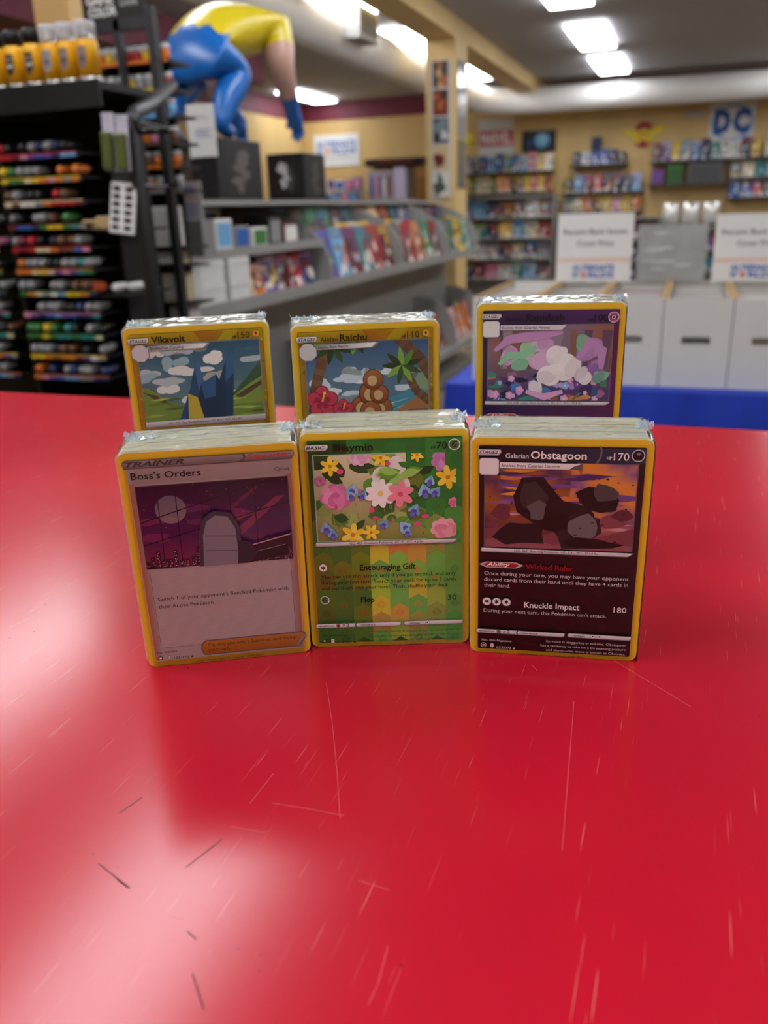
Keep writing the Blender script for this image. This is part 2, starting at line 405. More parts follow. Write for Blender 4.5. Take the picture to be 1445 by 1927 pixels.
def tuft_material():
    m = bpy.data.materials.new('crumpled_film'); m.use_nodes = True; nt = m.node_tree; nt.nodes.clear(); N = nt.nodes.new
    out = N('ShaderNodeOutputMaterial'); tr = N('ShaderNodeBsdfTransparent'); gl = N('ShaderNodeBsdfGlossy'); mx = N('ShaderNodeMixShader'); df = N('ShaderNodeBsdfTranslucent'); m2 = N('ShaderNodeMixShader')
    gl.inputs['Roughness'].default_value = .2; df.inputs['Color'].default_value = lin('#cfe6f5') + (1,)
    tc = N('ShaderNodeTexCoord'); n = N('ShaderNodeTexNoise'); n.inputs['Scale'].default_value = 700
    nt.links.new(tc.outputs['Object'], n.inputs['Vector'])
    m2.inputs['Fac'].default_value = .55; nt.links.new(gl.outputs['BSDF'], m2.inputs[1]); nt.links.new(df.outputs['BSDF'], m2.inputs[2])
    mr = N('ShaderNodeMapRange'); mr.inputs['From Min'].default_value = .35; mr.inputs['From Max'].default_value = .65; mr.inputs['To Min'].default_value = .25; mr.inputs['To Max'].default_value = .8; nt.links.new(n.outputs['Fac'], mr.inputs['Value'])
    nt.links.new(mr.outputs['Result'], mx.inputs['Fac']); nt.links.new(tr.outputs['BSDF'], mx.inputs[1]); nt.links.new(m2.outputs['Shader'], mx.inputs[2]); nt.links.new(mx.outputs['Shader'], out.inputs['Surface'])
    return m
FILM = film_material(); TUFT = tuft_material()
EDGE = printmat('card_edge', .55, .4, 0, .03)

def card_stack(name, cx, cy, yaw, lean, raise_mm, T, seed, label):
    """Empty at the stack's base: a leaning block of cards, the printed front card, clear wrap"""
    rnd = random.Random(seed); c, s_ = math.cos(YAW), math.sin(YAW)
    t = empty(name, ((cx*c - cy*s_)/1000, (cx*s_ + cy*c)/1000, ZT + raise_mm/1000), (0, 0, YAW + math.radians(yaw)))
    tag(t, label, 'card stack', None)
    ln = math.radians(lean); tl = math.tan(ln); cl = math.cos(ln)
    def P(x, d, y): return (x/1000, (d + y*math.sin(ln))/1000, y*cl/1000)       # x, depth, height up the card
    # block of cards behind the front one
    b = MB(); n = 62; d = .55; base = rr_pts(CW, CH, 3); step = (T - .55)/n; ox = oy = 0
    for k in range(n):
        if rnd.random() < .22: ox = rnd.uniform(-.45, .45); oy = rnd.uniform(0, .5)
        if k > n*.75: ox *= .6
        vs = [P(x + ox, d, y - oy*.6 + .3) for x, y in base] + [P(x + ox, d + step*.86, y - oy*.6 + .3) for x, y in base]
        q = len(base); fs = [tuple(range(q))[::-1] if False else tuple(range(q)), tuple(range(q, 2*q))[::-1]] + [(i, q+i, q+(i+1) % q, (i+1) % q) for i in range(q)]
        col = rnd.choice(['#f3f0dc', '#efecd6', '#e9e8d2', '#f6f4e4', '#e2e4d4', '#eee6bf', '#f2efd8', '#d9ddd0', '#e8dfae'])
        b.faces(vs, fs, col); d += step
    o = b.build('card_block', EDGE, t); o['kind'] = 'stuff'
    # front card
    fc = MB(); pts = rr_pts(CW, CH, 3)
    vs = [(x/1000, y/1000, 0) for x, y in pts] + [(x/1000, y/1000, -.0005) for x, y in pts]; q = len(pts)
    fc.faces(vs, [tuple(range(q)), tuple(range(q, 2*q))[::-1]], '#e8be2c'); fc.faces(vs, [(i, q+i, q+(i+1) % q, (i+1) % q) for i in range(q)], '#efead0')
    front = fc.build('front_card', PRINT, t, (0, 0, 0), (math.pi/2 - ln, 0, 0)); front['label'] = 'yellow-bordered front card'
    # clear wrap: a loose skin over block and card
    nx, nd, nh = 14, 8, 18; g = .5; bm = MB()
    x0, x1, d0, d1, y0, y1 = -CW/2 - g, CW/2 + g, -.45, T + g, .02, CH + g
    def skin(f, nu, nv, amp):
        vs = []
        for i in range(nu+1):
            for j in range(nv+1):
                u, v = i/nu, j/nv; p, nn = f(u, v); e = min(u, 1-u, v, 1-v); a = amp*min(1, e*8)*rnd.uniform(-.5, 1)
                vs.append(P(*[p[k] + nn[k]*a for k in range(3)]))
        bm.faces(vs, [(i*(nv+1)+j, (i+1)*(nv+1)+j, (i+1)*(nv+1)+j+1, i*(nv+1)+j+1) for i in range(nu) for j in range(nv)], '#ffffff', True)
    r = 2.4
    skin(lambda u, v: ((x0+r + (x1-x0-2*r)*u, d0, y0 + (y1-r-y0)*v), (0, -1, 0)), nx, nh, .02)
    skin(lambda u, v: ((x0+r + (x1-x0-2*r)*u, d0 + (d1-d0)*v, y1), (0, 0, 1)), nx*2, nd*2, .55)
    skin(lambda u, v: ((x0, d0 + (d1-d0)*u, y0 + (y1-r-y0)*v), (-1, 0, 0)), nd, nh, .5)
    skin(lambda u, v: ((x1, d0 + (d1-d0)*u, y0 + (y1-r-y0)*v), (1, 0, 0)), nd, nh, .5)
    skin(lambda u, v: ((x0+r + (x1-x0-2*r)*u, d1, y0 + (y1-r-y0)*v), (0, 1, 0)), nx, nh, .4)
    def corner(sx):
        f = lambda u, v: ((sx*(CW/2 + g - r + r*math.cos(u*math.pi/2)), d0 + (d1-d0)*v, y1 - r + r*math.sin(u*math.pi/2)), (sx*math.cos(u*math.pi/2), 0, math.sin(u*math.pi/2)))
        skin(f, 4, nd, .5)
    corner(1); corner(-1)
    w = bm.build('plastic_wrap', FILM, t); w['label'] = 'clear glossy shrink wrap'
    # gathered film at the corners
    for k in range(2):
        sx = -1 if k == 0 else 1; tb = MB(); cx_ = sx*(CW/2 - rnd.uniform(1, 3 + 5*(k == 0))); dd = rnd.uniform(.3, .75)*T
        for q in range(34):
            a = rnd.uniform(0, 6.28); px_ = cx_ + rnd.uniform(-1, 1)*(5.5 if sx < 0 else 2.6); pd = dd + rnd.uniform(-1, 1)*4.5
            h = rnd.uniform(.6, 2.4); ww = rnd.uniform(.8, 2.6); top = CH + .45
            edge = CW/2 + .5 - 2.4*.3
            px_ = max(-edge, min(edge, px_))
            tb.poly([P(px_ - ww*math.cos(a), pd - ww*math.sin(a), top - .3), P(px_ + ww*math.cos(a), pd + ww*math.sin(a), top - .2), P(px_ + .6*ww*math.cos(a+.7) + sx*.5, pd + .5*ww*math.sin(a+.7), top + h)], '#ffffff', True)
        tb.build('film_gather', TUFT, t)['label'] = 'crumpled film pinched at the corner'
    return t, front
def lay(P_, name, front, m=None):
    if name == 'lettering':                       # title line, caption bar, rules text and foot line are parts of their own
        for nm, lo, hi in (('title_line', 73, 99), ('caption_bar', 43, 73), ('rules_text', 12, 43), ('foot_line', -9, 12)):
            q = Print()
            for f, c in zip(P_.f, P_.c):
                ys = [P_.v[i][1] for i in f]
                if lo <= sum(ys)/len(ys) < hi: q.poly([P_.v[i] for i in f], c)
            if q.f: q.build(nm, PRINT, front, (-CW/2000, 0, 0))
        return
    o = P_.build(name, m or PRINT, front, (-CW/2000, 0, 0)); return o
def energy(P_, cx, cy, r, ring, face, kind):
    P_.ell(cx, cy, r, None, ring, 22); P_.ell(cx, cy, r*.86, None, face, 22)
    if kind == 'star': P_.star(cx, cy, r*.68, r*.27, 6, '#1a1516')
    elif kind == 'leaf':
        P_.leaf(cx, cy, r*1.35, r*.42, .9, '#10210e'); P_.line(cx-r*.35, cy-r*.45, cx+r*.3, cy+r*.4, r*.09, '#7fa36a')
        for q in (-.15, .1, .3): P_.line(cx+q*r*.8, cy+q*r, cx+q*r*.8+r*.3, cy+q*r+.02, r*.07, '#7fa36a')
    elif kind == 'bolt': P_.add([(cx+.15*r, cy+.72*r), (cx-.45*r, cy-.08*r), (cx-.06*r, cy-.04*r), (cx-.28*r, cy-.7*r), (cx+.45*r, cy+.14*r), (cx+.08*r, cy+.1*r)], '#221607')
    elif kind == 'dark':
        P_.ell(cx, cy, r*.72, None, '#17141b', 20); P_.ell(cx+.05*r, cy+.25*r, r*.34, r*.2, '#8b8894', 14)
    elif kind == 'eye':
        P_.leaf(cx, cy, r*1.5, r*.5, 0, '#2a0f24'); P_.ell(cx, cy, r*.38, None, '#e7cfe0', 16); P_.ell(cx, cy, r*.22, None, '#1a0a16', 12)
    elif kind == 'fire':
        P_.add([(cx, cy+.75*r), (cx-.5*r, cy), (cx-.35*r, cy-.55*r), (cx, cy-.7*r), (cx+.4*r, cy-.5*r), (cx+.5*r, cy+.05*r), (cx+.15*r, cy+.15*r)], '#3a0c06')
def pill(P_, x0, y0, x1, y1, c='#d9d7d8', sl=1.0):
    P_.add([(x0, y0+.2), (x0+.4, y0), (x1-sl, y0), (x1, (y0+y1)/2), (x1-sl*.2, y1-.2), (x1-.5, y1), (x0+sl*.5, y1), (x0, y1-.5)], '#6d6a6e')
    P_.add([(x0+.2, y0+.3), (x0+.5, y0+.2), (x1-sl, y0+.2), (x1-.2, (y0+y1)/2), (x1-sl*.2-.1, y1-.3), (x1-.6, y1-.2), (x0+sl*.5, y1-.2), (x0+.2, y1-.6)], grad('#a9a7aa', c, y0, y1))
def badge(P_, x0, y0, x1, y1, oct=False):
    if oct:
        q = 2.2; pts = [(x0+q, y0), (x1-q, y0), (x1, y0+q), (x1, y1-q), (x1-q, y1), (x0+q, y1), (x0, y1-q), (x0, y0+q)]
        P_.add(pts, '#77757a'); cx, cy = (x0+x1)/2, (y0+y1)/2
        P_.add([(cx+(x-cx)*.93, cy+(y-cy)*.93) for x, y in pts], '#c9c7cb')
    else:
        P_.rrect(x0, y0, x1, y1, 1.3, '#77757a'); P_.rrect(x0+.25, y0+.25, x1-.25, y1-.25, 1.1, '#e4e2e4')
def nobar(P_, text, x0, x1, y0=43.9, y1=45.7):
    P_.add([(3.7, y0+.3), (4.2, y0), (56.8, y0), (57.6, y0+.5), (59.2, y1-.1), (4.0, y1)], '#77747a')
    P_.add([(4.0, y0+.4), (4.4, y0+.2), (56.6, y0+.2), (57.4, y0+.6), (58.4, y1-.25), (4.2, y1-.15)], grad('#aeabb0', '#e9e7ea', y0, y1))
    P_.text(text, x0, y0+.5, x1-x0, .95, '#2b2626', .004)
def footbar(P_, weak, col, retreat, dark=False):
    for a, b, y0, y1 in ((1.8, 36.0, 9.2, 11.2), (36.8, 60.6, 9.3, 11.3)):
        P_.add([(a, y0+1), (a+.6, y0+.1), (b-.9, y0), (b, y0+.6), (b+.1, y1), (b-1, y1-.1), (a+.7, y1)], '#6f6a70')
        P_.add([(a+.35, y0+1), (a+.75, y0+.3), (b-.9, y0+.25), (b-.25, y0+.7), (b-.2, y1-.3), (a+.8, y1-.25)], grad('#b4adb2', '#ece8ea', y0, y1))
    P_.text('weakness', 3.4, 9.85, 6, .85, '#221c1e', .012); energy(P_, 11.0, 10.2, .85, '#5e4a3a', col, weak)
    P_.text('×2', 12.6, 9.6, 2.7, 1.35, '#221c1e', .01); P_.text('resistance', 19.5, 9.85, 6.2, .8, '#221c1e', .01)
    P_.add([(18.0, 11.0), (17.6, 10.2), (17.9, 9.4), (18.4, 9.4), (18.1, 10.2), (18.5, 11.0)], '#3a3436')
    P_.text('retreat', 39.0, 9.85, 4.5, .85, '#221c1e', .012)
    for k in range(retreat): energy(P_, 46.4+2.4*k, 10.35, .85, '#6b676b', '#e8e6e6', 'star')
def stagepill(P_, text, x0=2.0, x1=10.9, y0=81.7, y1=84.2):
    pill(P_, x0, y0, x1, y1, '#eceaec', 1.2); P_.text(text, x0+.5, y0+.75, x1-x0-1.9, 1.15, '#161416', .02, .25)

# --- violet night card
st, fr = card_stack('card_stack', -62.2, 287.3, 7.7, -3.2, 0, 31.5, 11, 'wrapped card stack with a grey card of a violet night skyline in front')
p = Print(.02); rd = random.Random(5)
p.rrect(2.6, 2.4, 60.4, 82.5, .5, '#e8e0e6')
p.rect(2.6, 76, 60.4, 82.4, grad('#cfccd2', '#d9d6dc', 76, 82))
for x0, x1, a, b in ((2.8, 5.2, '#e8945e', '#d8ccd6'), (57.8, 60.2, '#d8ccd6', '#e8945e')): p.rect(x0, 2.6, x1, 76, gradx(a, b, x0, x1))
for k in range(74): p.rect(2.9, 3+k, 4.0, 3.45+k, '#dda58a'); p.rect(59.0, 3+k, 60.1, 3.45+k, '#dda58a')
p.rect(5.6, 8.4, 57.6, 42.2, '#efe8ee')
for k in range(42): p.rect(5.6, 8.8+k*.79, 57.6, 8.98+k*.79, '#e0d8df')
for x in (5.6, 57.6): p.line(x, 8.4, x, 42.3, .18, '#9c929b')
p.line(5.6, 8.4, 21, 8.4, .18, '#9c929b')
p.add([(1.4, 83.6), (2.0, 82.2), (60.6, 82.0), (61.8, 83.4), (61.6, 85.2), (2.8, 85.4), (1.5, 84.6)], '#77757b')
p.add([(1.8, 83.7), (2.2, 82.5), (42.0, 82.4), (43.6, 83.6), (43.4, 85.0), (2.9, 85.1)], grad('#9b999f', '#cfcdd2', 82.3, 85.1))
p.add([(43.4, 82.4), (60.4, 82.3), (61.4, 83.4), (61.2, 84.9), (44.2, 85.0), (44.5, 83.6)], grad('#8f8d94', '#d8d6da', 82.3, 85))
p.add([(20.5, 6.2), (21.2, 3.8), (22.4, 3.3), (58.6, 3.3), (61.9, 7.8), (61.2, 9.6), (60, 10.1), (22.6, 10.1), (21, 8.8)], '#8d8186')
p.add([(21.0, 6.3), (21.6, 4.2), (22.5, 3.8), (58.3, 3.8), (61.2, 7.8), (60.7, 9.2), (59.8, 9.6), (22.8, 9.6), (21.5, 8.4)], grad('#d98a28', '#f0b04a', 3.5, 9.8))
p.add([(58.3, 3.8), (61.4, 7.9), (60.7, 8.2), (57.4, 4.2)], '#c9bcc0')
lay(p, 'frame_print', fr)
p = Print(.22); p.clip = (4.6, 42.4, 58.9, 75.5)
p.rect(4.2, 42, 59.3, 75.9, '#6b6670'); p.clip = (4.9, 42.7, 58.6, 75.2)
p.rect(4, 42, 60, 55, grad('#b04a7c', '#6a2a80', 43, 55)); p.rect(4, 55, 60, 76, grad('#6a2a80', '#221448', 55, 74))
for k in range(5): p.blob(rd.uniform(8, 56), rd.uniform(52, 66), rd.uniform(5, 9), rd.uniform(1, 2), mixc('#7a3a8c', '#a8468c', rd.random()), rd)
for pts, c in (([(24, 52), (40, 62), (44, 62), (28, 52)], '#c85a86'), ([(36, 54), (54, 68), (57, 68), (41, 54)], '#b04a86'), ([(30, 60), (46, 72), (48, 72), (33, 60)], '#8d3a7c')): p.add(pts, c)
for k in range(46): p.ell(rd.uniform(5, 58), rd.uniform(58, 75), rd.uniform(.06, .18), None, '#e8d8f0', 6)
p.ell(16.1, 65.8, 5.5, None, grad('#b9b4bf', '#8c8fb4', 60, 71), 30)
for q in range(7): p.ell(16.1+rd.uniform(-3, 3), 65.8+rd.uniform(-3, 3), rd.uniform(.5, 1.3), rd.uniform(.4, .9), '#a09db4', 10)
for x in (11.6, 18, 27, 37, 46): p.line(x, 43, x+.4, 75.5, .35, '#23123d')
for a, b in ((61, 71), (52, 60)): p.line(4, a, 60, b+6, .45, '#1d0f30')
for k in range(26):                                   # skyline
    x = 4.5 + k*2.1; h = 44.5 + rd.uniform(.5, 6) + (4 if k > 19 else 0); wd = rd.uniform(1.4, 2.4); p.rect(x, 42, x+wd, h, '#2d0f2e')
    for q in range(int((h-43)*5)):
        wx, wy = x+rd.uniform(.15, wd-.4), 43+rd.uniform(0, max(.1, h-43.6)); p.rect(wx, wy, wx+.22, wy+.22, '#e89aa6')
p.add([(38, 43), (58.9, 48), (58.9, 54), (48, 51)], '#2a0d20'); p.line(38, 48.5, 58.9, 53.2, .5, '#b88a94'); p.add([(40, 42.5), (57, 44.5), (57, 49.5), (40, 46.8)], '#1b0812')
for a in ((41, 43, 41, 46.4), (41, 46.4, 56, 49)): p.line(*a, .3, '#7c6a72')
# a plain high-backed grey office chair stands where the photo's drawing has a figure
p.add([(24, 42), (25, 56), (27, 62), (31, 64.5), (37, 63.5), (40, 58), (40.5, 42)], '#3b3444'); p.add([(25.6, 42), (26.5, 55), (28.2, 60.5), (31.5, 62.8), (36, 62), (38.4, 57), (38.8, 42)], '#7d7580')
p.line(27.4, 55, 38.6, 54, .4, '#4b4452'); p.line(27, 49, 38.8, 48, .4, '#4b4452'); p.add([(38, 42), (39, 52), (43, 51.5), (46, 47), (44, 44), (41, 42)], '#2c2130')
lay(p, 'artwork', fr)['label'] = 'printed picture of a moonlit violet city'
p = Print(.5)
p.text('TRAINER', 2.7, 83.0, 20.2, 1.75, '#3c3a40', .03, .35); p.text('Supporter', 44.9, 83.35, 15.2, 1.45, '#c4352c', .02, .3)
p.text("Boss's Orders", 3.9, 78.2, 24.3, 2.45, '#141214', .012); p.text('Cyrus', 54.2, 77.9, 5.4, 1.35, '#4a464c', 0, .25)
p.text("Switch 1 of your opponent's Benched Pokémon with", 7.0, 29.0, 48.9, 1.55, '#231e22'); p.text('their Active Pokémon.', 6.9, 25.8, 20.9, 1.55, '#231e22')
p.text('You may play only 1 Supporter card during', 23.3, 7.2, 34, 1.35, '#2a1d10'); p.text('your turn.', 23.2, 5.0, 8.6, 1.35, '#2a1d10')
p.text('Illus. GIDORA', 3.9, 6.1, 7.5, .8, '#2b2629', .01); p.text('132/172', 9.7, 3.0, 5.8, 1.0, '#1e1a1c', .008, .2); p.star(16.8, 3.5, .65, .28, 5, '#1e1a1c')
p.star(4.8, 4.0, 1.0, .8, 8, '#2b2629'); p.ell(4.8, 4.0, .55, None, '#d8ccd6', 12); p.rrect(7.4, 3.2, 8.6, 4.9, .35, '#2b2629'); p.rrect(7.52, 3.32, 8.48, 4.78, .3, '#eceaec'); p.text('F', 7.75, 3.65, .5, .8, '#1e1a1c', .01)
p.text('©2022 Pokémon / Nintendo / Creatures / GAME FREAK', 18.3, .75, 26.1, .75, '#3a2a10')
lay(p, 'lettering', fr)

# --- green foil flower card
st, fr = card_stack('card_stack', .9, 294.9, 0.0, 1.5, 0, 31, 12, 'wrapped card stack with a green leaf-patterned flower meadow card in front')
p = Print(.02); rd = random.Random(8)
p.rrect(2.8, 1.8, 60.5, 85.3, .6, '#2f7a34')
cols = ['#7cb84a', '#a3c63c', '#d99a44', '#cdbf3c', '#86bd4e', '#d58446', '#b0bf42', '#6fb052']
p.clip = (2.8, 1.8, 60.5, 85.3)
for i in range(8):
    for j in range(12):
        x = 2.8 + i*7.3; y = 1.8 + j*7.4 - (3.7 if i % 2 else 0)
        if y > 82 and False: continue
        dist = math.hypot((x - 26)/30, (y - 26)/34)
        c = mixc(rd.choice(cols), '#4f9a44', min(1, max(0, dist-.35)*1.4)) if y < 50 else mixc(rd.choice(['#2f7d36', '#3a8c3a', '#2a7030']), '#2f7a34', .3)
        p.add([(x, y), (x+3.65, y+2.2), (x+7.3, y), (x+7.3, y+7.4), (x+3.65, y+9.6), (x, y+7.4)], c)
        lc = mixc(c, '#d9662e' if dist < .7 and y < 50 else '#2f6a30', .45)
        if (i + j) % 2: 
            p.leaf(x+3.65, y+5.2, 3.6, 1.7, 1.57, lc); p.line(x+3.65, y+3.2, x+3.65, y+6.6, .25, c)
            for q in (-.9, 0, .8): p.line(x+3.65, y+4.9+q, x+4.6, y+5.4+q, .2, c); p.line(x+3.65, y+4.9+q, x+2.7, y+5.4+q, .2, c)
        p.line(x, y, x+3.65, y+2.2, .14, lc); p.line(x+3.65, y+2.2, x+7.3, y, .14, lc)
p.clip = None
lay(p, 'frame_print', fr)['label'] = 'green and orange leaf-patterned foil'
p = Print(.9); p.rect(4.5, 45.4, 58.6, 80.0, '#b9c0b2'); p.clip = (5.0, 45.7, 58.1, 79.6)
p.rect(4, 45, 59, 80, grad('#8a8a3c', '#d9d8b0', 48, 78))
for k in range(26): p.blob(rd.uniform(5, 58), rd.uniform(46, 79), rd.uniform(2.5, 6), rd.uniform(1.6, 4), rd.choice(['#5d8a3a', '#3f6a30', '#89a852', '#a5b86a', '#2f4f2c', '#6e7f34']), rd)
for k in range(7): p.ell(31+rd.uniform(-6, 6), 68+rd.uniform(-4, 8), rd.uniform(2.5, 5), None, mixc('#f2ecd6', '#e6dfe6', rd.random()), 16)
for k in range(70): x, y = rd.uniform(5, 58), rd.uniform(46, 60); p.line(x, y, x+rd.uniform(-.8, .8), y+rd.uniform(1.5, 3.5), .18, rd.choice(['#9a8a3c', '#5c6b2a', '#b3a85a']))
for k in range(16): p.leaf(rd.uniform(5, 58), rd.uniform(47, 78), rd.uniform(4, 8), rd.uniform(1, 2), rd.uniform(0, 3.1), rd.choice(['#3d7a34', '#2b5a2c', '#5f9a3e', '#1f4426']))
def peony(x, y, r, a, b):
    for ring, n in ((1, 8), (.75, 7), (.5, 5)):
        for k in range(n): t = 6.28*k/n + ring; p.ell(x+r*ring*.55*math.cos(t), y+r*ring*.42*math.sin(t), r*.42, r*.34, mixc(a, b, rd.random()), 12, t)
    p.ell(x, y+.1*r, r*.25, r*.2, a, 10)
peony(12.5, 63.5, 6.4, '#d66aa8', '#f0a6cf'); peony(54, 76.5, 5.5, '#b86fae', '#dca2d0'); peony(53.5, 49.5, 5.6, '#e88aa0', '#f5b6c0'); peony(22, 79, 4.5, '#d9a0c4', '#ecc8dc'); peony(57.5, 60, 2.6, '#d86a92', '#ef9ab4'); peony(7, 70, 2.4, '#b0508a', '#d68ab4')
for x, y, r in ((11, 75.6, 3.7), (55, 70, 4.6), (18.5, 48.2, 4.6), (25.5, 49, 3.2), (43.5, 79, 2.6), (30, 78.4, 3.4)): p.flower(x, y, r, 6, '#f3cf2e', '#d98a1a', .26, rd.random(), '#f7de5c')
def bell(x, y, l, a):
    c, s2 = math.cos(a), math.sin(a)
    for da in (-.45, 0, .45):
        e = (x + l*math.cos(a+da), y + l*math.sin(a+da)); p.add([(x, y), (x + l*.8*math.cos(a+da-.2), y + l*.8*math.sin(a+da-.2)), e, (x + l*.8*math.cos(a+da+.2), y + l*.8*math.sin(a+da+.2))], rd.choice(['#7fb4d8', '#6aa4d0', '#97c4e2']))
    p.ell(x + l*.7*c, y + l*.7*s2, l*.22, l*.22, '#5a52b8', 12); p.ell(x + l*.95*c, y + l*.95*s2, l*.2, l*.2, '#6f68cc', 12)
for x, y, l in ((19.5, 69, 5), (17, 66, 4), (45.5, 68, 5.5), (52, 66.5, 4.5), (43.5, 60, 5), (36.5, 53, 5), (32, 54, 4), (8, 54, 5), (11, 51, 4), (49, 71, 4), (40, 51, 4), (24, 66, 4)): bell(x, y, l, -1.57 + rd.uniform(-.7, .7))
for k in range(9): p.ell(rd.uniform(8, 56), rd.uniform(48, 77), rd.uniform(.6, 1.5), rd.uniform(.5, 1.1), '#dd4f86', 10)
# a white daisy with green leaves and one pink lily take the middle
for k in range(7): p.leaf(36+rd.uniform(-5, 6), 71.5+rd.uniform(-2, 2), 8, 1.6, rd.uniform(-.4, .5), rd.choice(['#7db84a', '#5fa038', '#9acb62']))
p.flower(29.5, 64.5, 5.6, 9, '#f4efec', '#e9d36a', .26); p.flower(37.0, 64.0, 5.2, 6, '#f08aa0', '#c85a78', .27, .4)
lay(p, 'artwork', fr)['label'] = 'printed picture of a flower meadow'
p = Print(1.9)
stagepill(p, 'BASIC', 2.0, 10.8); p.text('Shaymin', 12.2, 81.5, 15, 2.6, '#12160f', .022); p.text('HP', 48.8, 81.3, 1.7, .95, '#12160f', .02); p.text('70', 50.8, 81.2, 3.9, 2.6, '#12160f', .006)
energy(p, 57.4, 82.7, 2.2, '#e9efe2', '#4d6b45', 'leaf'); nobar(p, 'NO. 492  Gratitude Pokémon  HT: 8"  WT: 4.6 lbs.', 17, 45.6)
energy(p, 6.3, 35.1, 1.75, '#7a7674', '#eeeae8', 'star'); p.text('Encouraging Gift', 20.5, 33.6, 21.7, 2.3, '#140f06', .02)
p.text('You can use this attack only if you go second, and only', 5.2, 30.6, 52.6, 1.45, '#140f06', .004); p.text('during your first turn. Search your deck for up to 3 cards', 5.2, 28.1, 52.6, 1.45, '#140f06', .004); p.text('and put them into your hand. Then, shuffle your deck.', 5.2, 25.7, 50, 1.45, '#140f06', .004)
energy(p, 6.3, 21.4, 1.75, '#e9efe2', '#4d6b45', 'leaf'); p.text('Flop', 20.4, 20.0, 5.4, 2.2, '#140f06', .02); p.text('30', 54.6, 20.0, 3.4, 2.1, '#26200f', .004)
footbar(p, 'fire', '#c8472e', 1)
for i, (tx, x) in enumerate((('When the turning of seasons brings the cruel winter to', 24.5), ('its end and the joyous people give thanks to the heavens,', 22.9), ('Shaymin appears and covers the withered land with flowers.', 21.0))): p.text(tx, x, 6.6-1.95*i, 59.1-x, .95, '#31401c')
p.text('Illus. Kouki Saitou', 4.4, 5.6, 9.9, .8, '#1d2a14', .005, .2); p.star(5.2, 3.6, 1.1, .75, 6, '#16200f'); p.ell(5.2, 3.6, .5, None, '#a9b89a', 10); p.rrect(7.9, 2.7, 9.1, 4.4, .35, '#e8ece4'); p.text('F', 8.25, 3.15, .5, .8, '#16200f', .01)
p.text('014/189', 10.0, 2.4, 6, 1.0, '#1d2a14', .004, .2); p.star(17.2, 2.9, .65, .28, 5, '#1d2a14'); p.text('©2022 Pokémon / Nintendo / Creatures / GAME FREAK', 18.7, .45, 25.6, .75, '#3a2a10')
lay(p, 'lettering', fr)

# --- dark red rocky card
st, fr = card_stack('card_stack', 63.3, 281.8, -10.7, -1.7, 0, 30.8, 13, 'wrapped card stack with a dark card of black rocks under orange sky in front')
p = Print(.02); rd = random.Random(21)
p.rrect(2.9, 1.7, 60.5, 85.2, .6, grad('#2a1016', '#1c2434', 50, 82)); p.rect(2.9, 79.4, 60.5, 84.6, gradx('#1a1a26', '#35567e', 20, 60))
for k in range(22): p.blob(rd.uniform(8, 56), rd.uniform(10, 40), rd.uniform(1, 3), rd.uniform(1, 2.2), mixc('#2a1016', '#3d2436', rd.random()*.6), rd)
p.clip = None
for k in range(7):
    a0, a1 = -.95 + k*.2, -.95 + (k+1)*.2
    p.add([(40.5 + 4.6*math.cos(a0) , 83.2 + 5.2*math.sin(a0)), (40.5 + 4.6*math.cos(a1), 83.2 + 5.2*math.sin(a1)), (40.5 + 5.2*math.cos(a1), 83.2 + 5.8*math.sin(a1)), (40.5 + 5.2*math.cos(a0), 83.2 + 5.8*math.sin(a0))], '#8f97a6')
lay(p, 'frame_print', fr)
def artwin(P_, dark='#8a8590'):
    P_.add([(4.8, 45.6), (58.4, 45.6), (58.4, 79.3), (37.5, 79.3), (36, 78.0), (34.8, 76.9), (10.4, 76.9), (10.4, 74.0), (4.8, 74.0)], dark)
p = Print(.3); artwin(p); p.clip = (5.2, 45.9, 58.0, 79.0)
for x0, y1 in ((5.2, 73.7), ): pass
def sky(x, y): return mixc('#8a4a5e', mixc('#d98a3a', '#6a4a8c', max(0, math.sin(x*.22+y*.35))), min(1, max(0, (y-50)/14)))
for i in range(14):
    for j in range(9):
        x, y = 5.2 + i*52.8/14, 45.9 + j*33.1/9
        if y + 3.7 > 76.9 and x < 34.8: 
            if y > 76.9: continue
        yy = min(y + 33.1/9, 76.7 if x < 36 else 79)
        if x < 10.4: yy = min(yy, 73.7)
        if yy > y: p.rect(x, y, x + 52.8/14, yy, sky)
p.clip = (10.6, 45.9, 58.0, 76.7)
for k in range(30): x, y = rd.uniform(8, 58), rd.uniform(64, 76); l = rd.uniform(4, 10); p.add([(x-l, y), (x-l*.2, y+rd.uniform(.6, 1.6)), (x+l, y+rd.uniform(0, 1)), (x, y-rd.uniform(.3, .9))], rd.choice(['#5d3d80', '#7a4a8a', '#e39a3e', '#4a2f66', '#d0783a', '#6e4a8c']))
p.clip = (5.2, 45.9, 58.0, 76.7)
for k in range(16): x, y = rd.uniform(8, 58), rd.uniform(52, 64); l = rd.uniform(3, 9); p.add([(x-l, y), (x, y+.9), (x+l, y+.3), (x, y-.5)], rd.choice(['#a86a86', '#c98a96', '#8a5a80', '#d9a09a', '#b5603e']))
p.add([(5, 45.9), (5, 53), (14, 55), (24, 51), (34, 53.5), (46, 51), (58, 55), (58, 45.9)], '#7d3f4a'); p.add([(5, 45.9), (5, 49), (20, 50), (30, 47.5), (44, 49.5), (58, 48), (58, 45.9)], '#93525a')
for x, y, a, b, c in ((11, 60, 3.6, 3, '#6b3440'), (50, 57, 6, 2.6, '#84464e'), (54, 60, 4, 2, '#5e2c38'), (8, 55, 3, 1.6, '#733a44')): p.blob(x, y, a, b, c, rd)
